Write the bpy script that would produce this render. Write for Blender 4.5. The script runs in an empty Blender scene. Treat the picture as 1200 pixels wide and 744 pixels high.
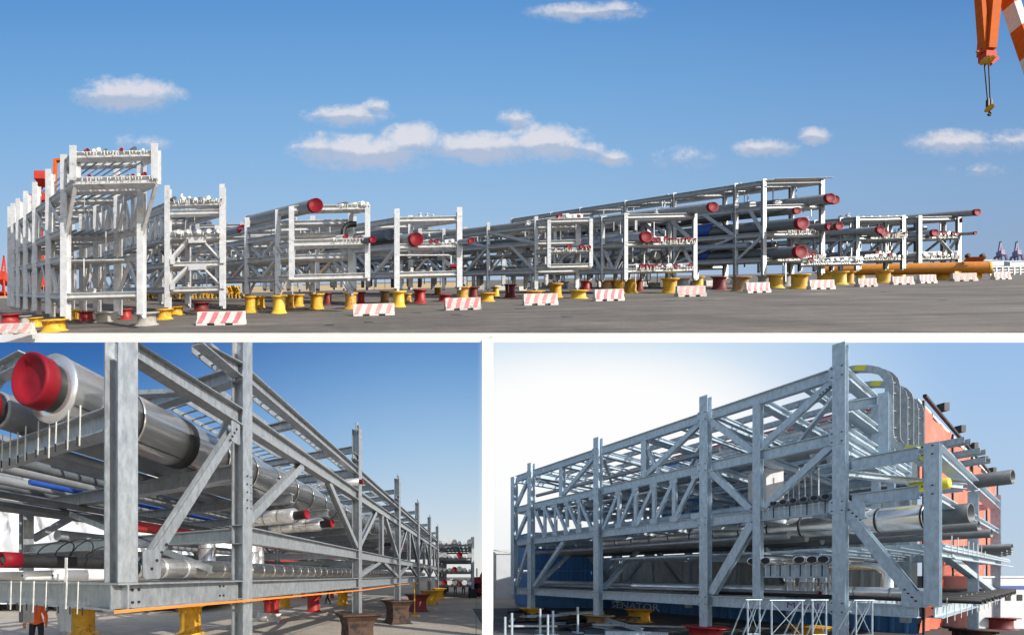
import bpy, bmesh, math, random
from mathutils import Vector as V, Matrix
random.seed(7)
S = bpy.context.scene
COL = S.collection
R = math.radians

# ------------------------------------------------------------------ camera
EYE, F0, CX, CY = 2.3, 440.0, 415.0, 674.0
cam_d = bpy.data.cameras.new('camera'); cam = bpy.data.objects.new('camera', cam_d); COL.objects.link(cam)
cam.location = (0, 0, EYE); cam.rotation_euler = (R(90), 0, 0)
cam_d.sensor_width = 36; cam_d.lens = F0/1200*36
cam_d.shift_x = (600-CX)/1200; cam_d.shift_y = (CY-372)/1200
cam_d.clip_start = 0.05; cam_d.clip_end = 3000
S.camera = cam
# ------------------------------------------------------------------ sky light, sun, exposure
SUN_EL, SUN_AZ = 26, 130          # azimuth clockwise from straight ahead
w = bpy.data.worlds.new('World'); S.world = w; w.use_nodes = True
nt = w.node_tree; bg = nt.nodes['Background']
sk = nt.nodes.new('ShaderNodeTexSky'); sk.sky_type = 'NISHITA'; sk.sun_disc = False
sk.sun_elevation = R(SUN_EL); sk.sun_rotation = R(SUN_AZ)
nt.links.new(sk.outputs[0], bg.inputs[0]); bg.inputs[1].default_value = 0.15
sd = bpy.data.lights.new('sun', 'SUN'); sun = bpy.data.objects.new('sun', sd); COL.objects.link(sun)
sd.energy = 4.8; sd.angle = R(0.5); sd.color = (1, .95, .87)
tosun = V((math.sin(R(SUN_AZ))*math.cos(R(SUN_EL)), math.cos(R(SUN_AZ))*math.cos(R(SUN_EL)), math.sin(R(SUN_EL))))
sun.rotation_euler = tosun.to_track_quat('Z', 'Y').to_euler()
S.view_settings.view_transform = 'Standard'; S.view_settings.look = 'None'
S.view_settings.exposure = 0.0; S.view_settings.gamma = 1

# ------------------------------------------------------------------ materials
def lin(c):
    return tuple(((x/255)/12.92 if x/255 <= .04045 else ((x/255+.055)/1.055)**2.4) for x in c)
MATS = {}
def mat(name, col, rough=.5, metal=0., var=.18, scale=3., bump=0., col2=None, spec=.5, patch=.5, patch_w=.12, stretch=(1,1,1), rv=.12):
    m = bpy.data.materials.new(name); m.use_nodes = True; t = m.node_tree; n = t.nodes; L = t.links
    b = n['Principled BSDF']; b.inputs['Metallic'].default_value = metal
    b.inputs['Specular IOR Level'].default_value = spec
    tc = n.new('ShaderNodeTexCoord'); mp = n.new('ShaderNodeMapping'); mp.inputs['Scale'].default_value = stretch
    L.new(tc.outputs['Object'], mp.inputs[0])
    nz = n.new('ShaderNodeTexNoise'); nz.inputs['Scale'].default_value = scale; nz.inputs['Detail'].default_value = 6
    nz.inputs['Roughness'].default_value = .65
    L.new(mp.outputs[0], nz.inputs['Vector'])
    mr = n.new('ShaderNodeMapRange'); mr.inputs['From Min'].default_value = .3; mr.inputs['From Max'].default_value = .7
    mr.inputs['To Min'].default_value = 1-var; mr.inputs['To Max'].default_value = 1+var
    L.new(nz.outputs['Fac'], mr.inputs[0])
    mx = n.new('ShaderNodeMix'); mx.data_type = 'RGBA'; mx.blend_type = 'MULTIPLY'; mx.inputs['Factor'].default_value = 1
    mx.inputs['A'].default_value = (*col, 1); L.new(mr.outputs[0], mx.inputs['B'])
    out = mx.outputs['Result']
    if col2:
        nz2 = n.new('ShaderNodeTexNoise'); nz2.inputs['Scale'].default_value = scale*.7; nz2.inputs['Detail'].default_value = 8
        nz2.inputs['Roughness'].default_value = .7
        L.new(mp.outputs[0], nz2.inputs['Vector'])
        m2 = n.new('ShaderNodeMapRange'); m2.interpolation_type = 'SMOOTHSTEP'
        m2.inputs['From Min'].default_value = patch; m2.inputs['From Max'].default_value = patch+patch_w
        L.new(nz2.outputs['Fac'], m2.inputs[0])
        x2 = n.new('ShaderNodeMix'); x2.data_type = 'RGBA'; L.new(m2.outputs[0], x2.inputs['Factor'])
        L.new(out, x2.inputs['A']); x2.inputs['B'].default_value = (*col2, 1); out = x2.outputs['Result']
    L.new(out, b.inputs['Base Color'])
    r2 = n.new('ShaderNodeMapRange'); r2.inputs['To Min'].default_value = max(.03, rough-rv); r2.inputs['To Max'].default_value = min(1, rough+rv)
    L.new(nz.outputs['Fac'], r2.inputs[0]); L.new(r2.outputs[0], b.inputs['Roughness'])
    if bump:
        bp = n.new('ShaderNodeBump'); bp.inputs['Strength'].default_value = bump; bp.inputs['Distance'].default_value = .05
        L.new(nz.outputs['Fac'], bp.inputs['Height']); L.new(bp.outputs[0], b.inputs['Normal'])
    MATS[name] = m; return m
mat('galvanised', (.37,.395,.415), .38, .5, .25, 16, .05, col2=(.25,.275,.295), patch=.52, patch_w=.2, stretch=(1,1,.35))
mat('galvanised_skylit', (.50,.60,.68), .42, .2, .22, 14, .05, col2=(.37,.465,.54), patch=.52, patch_w=.2, stretch=(1,1,.35))  # galvanised steel copy with blue skylit shade put into its base colour
mat('galvanised_sunlit', (.64,.65,.66), .5, .15, .16, 1.5, 0, col2=(.44,.46,.48), patch=.55)  # galvanised steel copy, whitened to carry the glare of full sun
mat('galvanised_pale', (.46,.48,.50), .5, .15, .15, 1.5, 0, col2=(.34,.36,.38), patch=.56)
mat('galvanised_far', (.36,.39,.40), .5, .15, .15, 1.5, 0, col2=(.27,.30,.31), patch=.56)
mat('cladding', (.86,.86,.85), .25, .78, .04, 1.2, 0, rv=.03)
mat('cladding_dull', (.40,.42,.45), .42, .7, .2, 3, .03)
mat('dark_pipe', (.14,.155,.17), .45, .2, .25, 4)
mat('grey_pipe', (.27,.285,.30), .5, .2, .2, 3)
mat('black_rubber', (.018,.018,.02), .55, 0, .3, 6, .05)
mat('red_cap', (.23,.006,.016), .6, 0, .25, 4, .05, col2=(.20,.014,.022), patch=.55, spec=.25)
mat('red_paint', (.40,.028,.028), .5, 0, .25, 3.5, .03, col2=(.15,.03,.02), patch=.57, patch_w=.06)
mat('red_steel', (.55,.06,.04), .7, 0, .15, .5, spec=.2)
mat('blue_paint', (.02,.075,.36), .4, 0, .2, 3)
mat('green_paint', (.02,.13,.08), .45, 0, .2, 3)
mat('yellow_paint', (.72,.37,.02), .5, 0, .2, 3.5, .03, col2=(.28,.11,.02), patch=.57, patch_w=.05)
mat('yellow_far', (.78,.43,.03), .6, 0, .2, 1.8, 0, col2=(.42,.19,.04), patch=.55, patch_w=.07)
mat('yellow_worn', (.66,.36,.05), .6, 0, .2, 1.5, 0, col2=(.30,.13,.03), patch=.52, patch_w=.08)
mat('yellow_clean', (.86,.55,.06), .5, 0, .08, 1.2)
mat('barrier_dirty', (.60,.57,.53), .75, 0, .2, 2, .05, col2=(.36,.31,.27), patch=.52)
mat('red_faded', (.70,.33,.32), .65, 0, .2, 3, 0, col2=(.72,.60,.58), patch=.55)
mat('red_oxide', (.20,.025,.022), .6, 0, .25, 2.5, .05, col2=(.09,.03,.02), patch=.55)
mat('rust', (.085,.045,.03), .8, 0, .4, 4, .15, col2=(.02,.016,.014), patch=.48)
mat('tan_rust', (.38,.23,.10), .8, 0, .3, 2, 0, col2=(.50,.40,.28), patch=.52)
mat('concrete_grey', (.40,.38,.35), .85, 0, .2, 3, .1, col2=(.28,.25,.22), patch=.56)
mat('white_paint', (.82,.82,.80), .55, 0, .04, .6)
mat('white_wrap', (.80,.79,.77), .7, 0, .12, 5, .2)
mat('white_strap', (.66,.66,.61), .7, 0, .2, 9)
mat('red_stripe', (.66,.20,.22), .6, 0, .18, 3, 0, col2=(.75,.52,.50), patch=.6)
mat('barrier_white', (.72,.69,.64), .7, 0, .14, 2, .05, col2=(.55,.48,.42), patch=.58)
mat('orange_pipe', (.72,.27,.02), .42, 0, .12, 1)
mat('orange_crane', (.62,.13,.02), .8, 0, .15, .8, spec=.1)
mat('yellow_tag', (.72,.66,.04), .5, 0, .1, 4)
mat('tarp_white', (.90,.91,.93), .6, 0, .05, .8, .5)
mat('tarp_orange', (.80,.16,.085), .5, 0, .2, .9, .7, col2=(.82,.30,.22), patch=.56)
mat('wall_grey', (.72,.73,.72), .6, 0, .12, 1.5, 0, stretch=(1,1,.15))
mat('wall_blue', (.06,.22,.50), .5, 0, .2, 1.2, 0, col2=(.045,.15,.36), patch=.55, stretch=(1,1,.2))
mat('wall_white', (.66,.69,.72), .6, 0, .06, 1)
mat('dark_metal', (.03,.032,.036), .6, .3, .3, 5)
mat('hi_vis', (.85,.13,.03), .7, 0, .12, 8)
mat('dark_cloth', (.02,.022,.03), .85, 0, .2, 8)
mat('blue_cloth', (.10,.17,.33), .85, 0, .2, 8)
mat('skin', (.42,.25,.17), .6, 0, .06, 8)
mat('helmet', (.75,.70,.20), .35, 0, .05, 4)
mat('glass_dark', (.02,.025,.03), .1, 0, .1, 4)
mat('purple_crane', (.30,.24,.40), .7, 0, .2, .3)  # distance haze is mixed into this crane colour
mat('dry_field', (.46,.33,.17), .95, 0, .2, .08, 0, col2=(.36,.27,.15), patch=.5, stretch=(.15,1,1))
mat('tape_orange', (.85,.25,.04), .5, 0, .1, 4)
mat('ink_purple', (.20,.03,.22), .6, 0, .1, 4)
mat('tyre', (.015,.015,.016), .85, 0, .2, 8)

# ground: weathered concrete below, asphalt on the elevated yard
def ground_mat(name, a, b_, c_, sc, joint=None):
    m = bpy.data.materials.new(name); m.use_nodes = True; t = m.node_tree; n = t.nodes; L = t.links
    b = n['Principled BSDF']; b.inputs['Roughness'].default_value = .9
    tc = n.new('ShaderNodeTexCoord')
    def noise(s, d, r=.6):
        z = n.new('ShaderNodeTexNoise'); z.inputs['Scale'].default_value = s; z.inputs['Detail'].default_value = d
        z.inputs['Roughness'].default_value = r; L.new(tc.outputs['Object'], z.inputs['Vector']); return z
    z1 = noise(sc, 7, .68); z2 = noise(sc*9, 5); z3 = noise(sc*60, 3)
    cr = n.new('ShaderNodeValToRGB'); e = cr.color_ramp.elements
    e[0].position = .36; e[0].color = (*a, 1); e[1].position = .62; e[1].color = (*b_, 1)
    k = cr.color_ramp.elements.new(.74); k.color = (*c_, 1)
    L.new(z1.outputs['Fac'], cr.inputs[0])
    ad = n.new('ShaderNodeMath'); ad.operation = 'ADD'; L.new(z2.outputs['Fac'], ad.inputs[0]); L.new(z3.outputs['Fac'], ad.inputs[1])
    mr = n.new('ShaderNodeMapRange'); mr.inputs['From Min'].default_value = .6; mr.inputs['From Max'].default_value = 1.4
    mr.inputs['To Min'].default_value = .72; mr.inputs['To Max'].default_value = 1.28; L.new(ad.outputs[0], mr.inputs[0])
    mx = n.new('ShaderNodeMix'); mx.data_type = 'RGBA'; mx.blend_type = 'MULTIPLY'; mx.inputs['Factor'].default_value = 1
    L.new(cr.outputs[0], mx.inputs['A']); L.new(mr.outputs[0], mx.inputs['B'])
    out = mx.outputs['Result']
    if joint:
        br = n.new('ShaderNodeTexBrick'); br.offset = 0; br.inputs['Scale'].default_value = 1
        br.inputs['Brick Width'].default_value = joint; br.inputs['Row Height'].default_value = joint
        br.inputs['Mortar Size'].default_value = .018; br.inputs['Mortar Smooth'].default_value = .2
        mpj = n.new('ShaderNodeMapping'); mpj.inputs['Rotation'].default_value = (0,0,R(18)); L.new(tc.outputs['Object'], mpj.inputs[0])
        L.new(mpj.outputs[0], br.inputs['Vector'])
        br.inputs['Color1'].default_value = (1,1,1,1); br.inputs['Color2'].default_value = (.88,.88,.88,1); br.inputs['Mortar'].default_value = (.35,.33,.3,1)
        m3 = n.new('ShaderNodeMix'); m3.data_type = 'RGBA'; m3.blend_type = 'MULTIPLY'; m3.inputs['Factor'].default_value = 1
        L.new(out, m3.inputs['A']); L.new(br.outputs['Color'], m3.inputs['B']); out = m3.outputs['Result']
    if not joint:      # rubber marks and wash streaks running along the yard
        mps = n.new('ShaderNodeMapping'); mps.inputs['Scale'].default_value = (.035, .45, .45); mps.inputs['Rotation'].default_value = (0,0,R(4)); L.new(tc.outputs['Object'], mps.inputs[0])
        zs = n.new('ShaderNodeTexNoise'); zs.inputs['Scale'].default_value = 1; zs.inputs['Detail'].default_value = 8; zs.inputs['Roughness'].default_value = .72; L.new(mps.outputs[0], zs.inputs['Vector'])
        ms = n.new('ShaderNodeMapRange'); ms.inputs['From Min'].default_value = .34; ms.inputs['From Max'].default_value = .68; ms.inputs['To Min'].default_value = .66; ms.inputs['To Max'].default_value = 1.38; L.new(zs.outputs['Fac'], ms.inputs[0])
        m4 = n.new('ShaderNodeMix'); m4.data_type = 'RGBA'; m4.blend_type = 'MULTIPLY'; m4.inputs['Factor'].default_value = 1
        L.new(out, m4.inputs['A']); L.new(ms.outputs[0], m4.inputs['B']); out = m4.outputs['Result']
    L.new(out, b.inputs['Base Color'])
    bp = n.new('ShaderNodeBump'); bp.inputs['Strength'].default_value = .35; bp.inputs['Distance'].default_value = .03
    L.new(ad.outputs[0], bp.inputs['Height']); L.new(bp.outputs[0], b.inputs['Normal'])
    MATS[name] = m
ground_mat('yard_concrete', (.36,.31,.255), (.48,.425,.36), (.58,.53,.46), .16, 4.5)
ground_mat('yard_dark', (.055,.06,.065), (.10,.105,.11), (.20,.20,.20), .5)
ground_mat('asphalt', (.094,.083,.072), (.145,.129,.113), (.285,.258,.222), .085)

# ------------------------------------------------------------------ mesh helpers
class MB:
    def __init__(s): s.v = []; s.f = []; s.m = []; s.sm = []
    def add(s, vs, fs, mi=0, smooth=False):
        o = len(s.v); s.v += [V(p) for p in vs]
        for f in fs: s.f.append([i+o for i in f]); s.m.append(mi); s.sm.append(smooth)
    def axes(s, A, B, up):
        A, B = V(A), V(B); d = (B-A).normalized(); up = V(up)
        if abs(d.dot(up.normalized())) > .995: up = V((0,1,0)) if abs(d.z) > .9 else V((0,0,1))
        r = d.cross(up).normalized(); u = r.cross(d).normalized()
        return A, B, r, u
    def prof(s, A, B, pts, up=(0,0,1), mi=0):
        A, B, r, u = s.axes(A, B, up); n = len(pts)
        vs = [A+r*x+u*y for x, y in pts]+[B+r*x+u*y for x, y in pts]
        fs = [[i, (i+1) % n, n+(i+1) % n, n+i] for i in range(n)]+[list(range(n))[::-1], list(range(n, 2*n))]
        s.add(vs, fs, mi)
    def ibeam(s, A, B, h, w, up=(0,0,1), t=None, mi=0):
        t = t or h*.09; a, b, c, d = w/2, h/2, t*.45, h/2-t
        s.prof(A, B, [(-a,-b),(a,-b),(a,-d),(c,-d),(c,d),(a,d),(a,b),(-a,b),(-a,d),(-c,d),(-c,-d),(-a,-d)], up, mi)
    def angle(s, A, B, w, up=(0,0,1), mi=0):
        t = w*.14; a = w/2
        s.prof(A, B, [(-a,-a),(a,-a),(a,-a+t),(-a+t,-a+t),(-a+t,a),(-a,a)], up, mi)
    def bar(s, A, B, w, h=None, up=(0,0,1), mi=0):
        a, b = w/2, (h or w)/2; s.prof(A, B, [(-a,-b),(a,-b),(a,b),(-a,b)], up, mi)
    def box(s, c, sz, mi=0):
        x, y, z = c; a, b, d = sz[0]/2, sz[1]/2, sz[2]/2
        s.add([(x+i*a, y+j*b, z+k*d) for i in (-1,1) for j in (-1,1) for k in (-1,1)],
              [[0,1,3,2],[4,6,7,5],[0,4,5,1],[2,3,7,6],[0,2,6,4],[1,5,7,3]], mi)
    def tube(s, A, B, r, n=16, r2=None, mi=0, cap=True, flat=False):
        A, B, x, u = s.axes(A, B, (0,0,1)); x, u = (flat if isinstance(flat, tuple) else (V((1,0,0)), V((0,0,1)))) if flat else (x, u); r2 = r if r2 is None else r2
        cs = [(math.cos(2*math.pi*i/n), math.sin(2*math.pi*i/n)) for i in range(n)]
        s.add([A+(x*c+u*q)*r for c, q in cs]+[B+(x*c+u*q)*r2 for c, q in cs],
              [[i,(i+1) % n, n+(i+1) % n, n+i] for i in range(n)], mi, True)
        if cap:
            s.add([A+(x*c+u*q)*r for c, q in cs], [list(range(n))[::-1]], mi)
            s.add([B+(x*c+u*q)*r2 for c, q in cs], [list(range(n))], mi)
    def ringed(s, A, B, prof, n=24, mi=0, flat=False):
        """lathe along A->B; prof = [(distance, radius)...]"""
        A, B, x, u = s.axes(A, B, (0,0,1)); d = (B-A).normalized(); x, u = (flat if isinstance(flat, tuple) else (V((-1,0,0)), V((0,0,1)))) if flat else (x, u)
        cs = [(math.cos(2*math.pi*i/n), math.sin(2*math.pi*i/n)) for i in range(n)]
        vs = []
        for t, r in prof: vs += [A+d*t+(x*c+u*q)*r for c, q in cs]
        fs = [[k*n+i, k*n+(i+1) % n, (k+1)*n+(i+1) % n, (k+1)*n+i] for k in range(len(prof)-1) for i in range(n)]
        s.add(vs, fs, mi, True)
    def path(s, pts, r, n=8, mi=0):
        pts = [V(p) for p in pts]; vs = []; prev = None
        for i, p in enumerate(pts):
            d = (pts[min(i+1, len(pts)-1)]-pts[max(i-1, 0)]).normalized()
            if prev is None: x = d.cross(V((0,0,1)) if abs(d.z) < .9 else V((0,1,0))).normalized()
            else: x = (prev-d*prev.dot(d)).normalized()
            prev = x; y = d.cross(x)
            vs += [p+(x*math.cos(2*math.pi*k/n)+y*math.sin(2*math.pi*k/n))*r for k in range(n)]
        m = len(pts)
        s.add(vs, [[a*n+k, a*n+(k+1) % n, (a+1)*n+(k+1) % n, (a+1)*n+k] for a in range(m-1) for k in range(n)], mi, True)
        s.add(vs[:n], [list(range(n))[::-1]], mi); s.add(vs[-n:], [list(range(n))], mi)
    def map(s, fn): s.v = [V(fn(p)) for p in s.v]; return s
    def build(s, name, mats, parent=None, loc=None, kind=None):
        base = V(parent['base']) if parent is not None else V(loc or (0,0,0))
        me = bpy.data.meshes.new(name); me.from_pydata([p-base for p in s.v], [], s.f)
        for k in (mats if isinstance(mats, (list, tuple)) else [mats]): me.materials.append(MATS[k])
        me.polygons.foreach_set('material_index', s.m); me.polygons.foreach_set('use_smooth', s.sm); me.update()
        o = bpy.data.objects.new(name, me); COL.objects.link(o)
        if parent is not None:
            o.parent = parent; o['base'] = tuple(base)
        else:
            o.location = base; o['base'] = tuple(base)
        if kind: o['kind'] = kind
        return o
def thing(name, label, cat, loc, group=None):
    o = bpy.data.objects.new(name, None); COL.objects.link(o); o.location = loc; o['base'] = tuple(loc)
    o.empty_display_size = .3
    o['label'] = label; o['category'] = cat
    if group: o['group'] = group
    return o
def tag(o, label, cat, group=None):
    o['label'] = label; o['category'] = cat
    if group: o['group'] = group
    return o
def copy_tree(o, loc=None, parent=None):
    c = o.copy(); COL.objects.link(c)
    if parent is not None: c.parent = parent
    if loc is not None: c.location = loc
    for ch in list(o.children): copy_tree(ch, None, c)
    return c
def part(name, m, p, fn, *a, **k):
    b = MB(); getattr(b, fn)(*a, **k); return b.build(name, m, p)
def P(px, py, z): return V(((px-CX)/F0*z, z, EYE+(CY-py)/F0*z))

# ================================================================== SETTING
# lower yard
g = MB(); g.add([(-900,-60,0),(900,-60,0),(900,900,0),(-900,900,0)], [[0,1,2,3]]); g.build('ground', 'yard_concrete', kind='structure')
g = MB(); g.add([(4.3,5,.004),(45,5,.004),(60,34,.004),(8.2,26,.004),(5.2,14.6,.004)], [[0,1,2,3,4]]); g.build('dark_pavement', 'yard_dark', kind='structure')  # separate darker ground sheet across the right yard

# elevated inclined yard (deck): plane Z = EYE - DC + DS*y + DA*x
DC, DA = 4.0, 28/1200
DS = (CY-(338-DA*CX))/F0
def yv(px): return 338-DA*px
def zg(px, py): return F0*DC/(py-yv(px))
def D(x, z, h=0): return V((x, z, EYE-DC+DS*z+DA*x+h))
def Dp(px, z, h=0): return D((px-CX)/F0*z, z, h)
def Dh(px, py, z): return DC-(py-yv(px))*z/F0
dmap = lambda p: D(p[0], p[1], p[2])
def edge(px, py=390):
    z = zg(px, py); return (px-CX)/F0*z, z
xl, zl = edge(-250); xr, zr = edge(1500)
far_z = 480
slab = MB()
tv = [D(xl,zl,-.012), D(xr,zr,-.012), D(1300,far_z,-.012), D(-900,far_z,-.012)]
th = .655*zl/33.8
def dn(p, k): q = V(p); q.z -= k; return q
hl, hr = 11*zl/F0, 11*zr/F0
bv = [dn(tv[0], hl), dn(tv[1], hr), dn(tv[2], 5), dn(tv[3], 5)]
slab.add(tv+bv, [[0,1,2,3],[7,6,5,4],[0,4,5,1],[1,5,6,2],[2,6,7,3],[3,7,4,0]])
slab.build('elevated_deck', 'white_paint', kind='structure')
# asphalt sheet, subdivided a little so the texture keeps its scale
a = MB(); a.add([D(xl,zl+.02,0), D(xr,zr+.02,0), D(1300,far_z,0), D(-900,far_z,0)], [[0,1,2,3]]); a.build('asphalt_yard', 'asphalt', kind='structure')
fld = MB(); q0, q1 = zg(0,352.5), zg(600,332.5)
def Dg(px, py, h=.02):
    z = zg(px, py); return Dp(px, z, h)
fld.add([Dg(-60,351), Dg(560,336.5), Dg(560,330), Dg(-60,343.5)], [[0,1,2,3]]); fld.build('dry_grass_field', 'dry_field', kind='structure')
# white dividing band between the two lower views, built as a slim column
c = MB(); cx0, cx1 = 565, 578
lo, hi = [], []
zc = 14.0
for px, z in ((cx0,zc),(cx1,zc),(cx1,zc+.41),(cx0,zc+.41)):
    q = P(px, 396, zc); x = (px-CX)/F0*z
    lo.append(V((x, z, 0))); hi.append(V((x, z, P(px, 396.5, z).z)))
c.add(lo+hi, [[3,2,1,0],[4,5,6,7],[0,1,5,4],[1,2,6,5],[2,3,7,6],[3,0,4,7]])
A_ = P(571.5, 397.5, zc+.2); B_ = P(571.5, 396, zg(571, 390)+.1)
c.bar(A_, B_, .34, .12)
tag(c.build('divider_column', 'white_paint'), 'tall slim white dividing band, built as a column between the two lower yards', 'column')

# ------------------------------------------------------------------ skies
def sky_nodes(name, build):
    m = bpy.data.materials.new(name); m.use_nodes = True; t = m.node_tree
    for n_ in list(t.nodes): t.nodes.remove(n_)
    o = t.nodes.new('ShaderNodeOutputMaterial'); e = t.nodes.new('ShaderNodeEmission'); t.links.new(e.outputs[0], o.inputs[0])
    tc = t.nodes.new('ShaderNodeTexCoord'); sp = t.nodes.new('ShaderNodeSeparateXYZ'); t.links.new(tc.outputs['Object'], sp.inputs[0])
    def math_(op, a, b=None, c=None, clamp=False):
        k = t.nodes.new('ShaderNodeMath'); k.operation = op; k.use_clamp = clamp
        for i, x in enumerate((a, b, c)):
            if x is None: continue
            if isinstance(x, (int, float)): k.inputs[i].default_value = x
            else: t.links.new(x, k.inputs[i])
        return k.outputs[0]
    def ramp(fac, lo_, hi_, stops):
        r = t.nodes.new('ShaderNodeValToRGB'); el = r.color_ramp.elements
        while len(el) > 1: el.remove(el[0])
        for i, (p, c_) in enumerate(stops):
            q = (p-lo_)/(hi_-lo_); k = el[0] if i == 0 else el.new(q); k.position = q; k.color = (*lin(c_), 1)
        mr = t.nodes.new('ShaderNodeMapRange'); mr.inputs['From Min'].default_value = lo_; mr.inputs['From Max'].default_value = hi_
        t.links.new(fac, mr.inputs[0]); t.links.new(mr.outputs[0], r.inputs[0]); return r.outputs[0]
    def mix(f, a_, b_):
        k = t.nodes.new('ShaderNodeMix'); k.data_type = 'RGBA'
        for nm, x in (('Factor', f), ('A', a_), ('B', b_)):
            if isinstance(x, tuple): k.inputs[nm].default_value = (*x, 1)
            elif isinstance(x, float): k.inputs[nm].default_value = x
            else: t.links.new(x, k.inputs[nm])
        return k.outputs['Result']
    def noise(scale, det, rough, sx=1, sz=1, off=0, dist=0):
        mp = t.nodes.new('ShaderNodeMapping'); mp.inputs['Scale'].default_value = (sx, 1, sz); mp.inputs['Location'].default_value = (off,0,0)
        t.links.new(tc.outputs['Object'], mp.inputs[0])
        z = t.nodes.new('ShaderNodeTexNoise'); z.inputs['Scale'].default_value = scale; z.inputs['Detail'].default_value = det
        z.inputs['Roughness'].default_value = rough; z.inputs['Distortion'].default_value = dist
        t.links.new(mp.outputs[0], z.inputs['Vector']); return z.outputs['Fac']
    def smooth(x, a_, b_):
        k = t.nodes.new('ShaderNodeMapRange'); k.interpolation_type = 'SMOOTHSTEP'
        k.inputs['From Min'].default_value = a_; k.inputs['From Max'].default_value = b_; t.links.new(x, k.inputs[0]); return k.outputs[0]
    colr = build(sp.outputs['X'], sp.outputs['Z'], math_, ramp, mix, noise, smooth)
    t.links.new(colr, e.inputs[0]); MATS[name] = m
def sky_sheet(z, x0, x1, y0, y1, m):
    me = bpy.data.meshes.new('sky'); me.from_pydata([(x0,0,y1),(x1,0,y1),(x1,0,y0),(x0,0,y0)], [], [[0,1,2,3]])
    me.materials.append(MATS[m]); o = bpy.data.objects.new('sky', me); COL.objects.link(o)
    k = z/F0; o.location = (-CX*k, z, EYE+CY*k); o.scale = (k, 1, -k); o['kind'] = 'structure'
def up_sky(x, y, M, ramp, mix, noise, smooth):
    base = ramp(y, -100, 360, [(-100,(74,130,196)),(0,(94,150,210)),(90,(114,167,219)),(180,(136,181,225)),(260,(157,192,226)),(330,(174,198,223))])
    right = ramp(y, -100, 360, [(-100,(70,122,186)),(0,(90,141,201)),(120,(117,162,211)),(220,(138,172,210)),(300,(148,173,204)),(330,(154,174,200))])
    base = mix(smooth(x, 500, 1250), base, right)
    n1 = noise(.02, 8, .62, 1, 1.7, 3.3, .6); n2 = noise(.055, 6, .62, 1, 1.3, 9.1, .3)
    n3 = noise(.16, 5, .6, 1, 1.2, 1.7, .2)
    nn = M('ADD', M('ADD', M('MULTIPLY', n1, .52), M('MULTIPLY', n2, .32)), M('MULTIPLY', n3, .16))
    clouds = [(150,112,78,28,1.0),(403,136,66,16,.92),(440,124,20,12,.8),(430,180,105,26,1.0),(485,163,46,26,.95),(375,172,45,22,.55),(565,174,100,24,1.0),(640,168,66,28,1.0),
              (605,140,28,18,.55),(720,186,30,13,.8),(690,176,26,16,.7),(690,15,85,15,.75),(725,10,30,12,.75),(900,174,50,15,.7),(955,160,26,14,.9),(800,186,50,18,.42),(1120,168,70,20,.85),(1190,166,60,18,.62),(165,168,44,14,.42),(1145,200,50,12,.3)]
    dens = None
    for cx, cy, rx, ry, st in clouds:
        dx = M('DIVIDE', M('SUBTRACT', x, float(cx)), float(rx)); dy = M('DIVIDE', M('SUBTRACT', y, float(cy)), float(ry))
        d = M('SUBTRACT', 1.0, M('SQRT', M('ADD', M('MULTIPLY', dx, dx), M('MULTIPLY', dy, dy))))
        d = M('MULTIPLY', M('MAXIMUM', d, 0.0), st)
        dens = d if dens is None else M('MAXIMUM', dens, d)
    q = M('ADD', dens, M('MULTIPLY', M('SUBTRACT', nn, .5), 2.3))
    gate = smooth(dens, .0, .16)
    al = M('MULTIPLY', smooth(q, .0, .68), gate)
    al = M('MULTIPLY', al, .74)
    lift = None
    for cx, cy, rx, ry, st in clouds:
        dx = M('DIVIDE', M('SUBTRACT', x, float(cx)), float(rx)); g_ = M('MULTIPLY', M('MAXIMUM', M('SUBTRACT', 1.0, M('ABSOLUTE', dx)), 0.0), M('MAXIMUM', M('SUBTRACT', 1.0, M('ABSOLUTE', M('DIVIDE', M('SUBTRACT', y, float(cy)), float(ry)))), 0.0))
        g_ = M('MULTIPLY', g_, M('DIVIDE', M('SUBTRACT', float(cy), y), float(ry)))
        lift = g_ if lift is None else M('ADD', lift, g_)
    sn = noise(.05, 6, .6, 1, 1.6, 5.0)
    shade = smooth(M('ADD', M('MULTIPLY', lift, 2.2), sn), .30, .72)
    cc = mix(shade, lin((188,194,212)), lin((240,234,234)))
    return mix(al, base, cc)
sky_nodes('upper_sky', up_sky)
def low_sky(x, y, M, ramp, mix, noise, smooth):
    a_ = ramp(y, 380, 720, [(380,(44,94,162)),(420,(58,110,178)),(500,(98,150,210)),(580,(146,186,226)),(640,(184,208,230)),(680,(208,217,226)),(720,(205,212,220))])
    b_ = ramp(y, 380, 720, [(380,(84,134,196)),(440,(118,164,214)),(520,(158,194,227)),(600,(196,215,230)),(650,(222,226,224)),(690,(230,228,222)),(720,(226,222,216))])
    bl = mix(smooth(x, 60, 540), a_, b_)
    r1 = ramp(y, 380, 720, [(380,(196,222,243)),(430,(226,238,248)),(480,(250,252,253)),(580,(252,253,253)),(660,(240,243,245)),(720,(226,232,236))])
    r2 = ramp(y, 380, 720, [(380,(150,188,232)),(450,(162,196,234)),(540,(176,203,232)),(640,(188,207,226)),(720,(196,208,220))])
    w1 = smooth(x, 760, 1150); br = mix(w1, r1, r2)
    # brightest around the veiled glare left of the tall rack
    dx = M('DIVIDE', M('SUBTRACT', x, 690.0), 230.0); dy = M('DIVIDE', M('SUBTRACT', y, 500.0), 95.0)
    gl = M('SUBTRACT', 1.0, M('SQRT', M('ADD', M('MULTIPLY', dx, dx), M('MULTIPLY', dy, dy))))
    br = mix(smooth(gl, -.25, .55), br, lin((254,254,254)))
    return mix(smooth(x, 558, 582), bl, br)
sky_nodes('lower_sky', low_sky)
sky_sheet(490, -900, 2200, -700, 345, 'upper_sky')
sky_sheet(520, -900, 2200, 393, 720, 'lower_sky')

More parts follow.
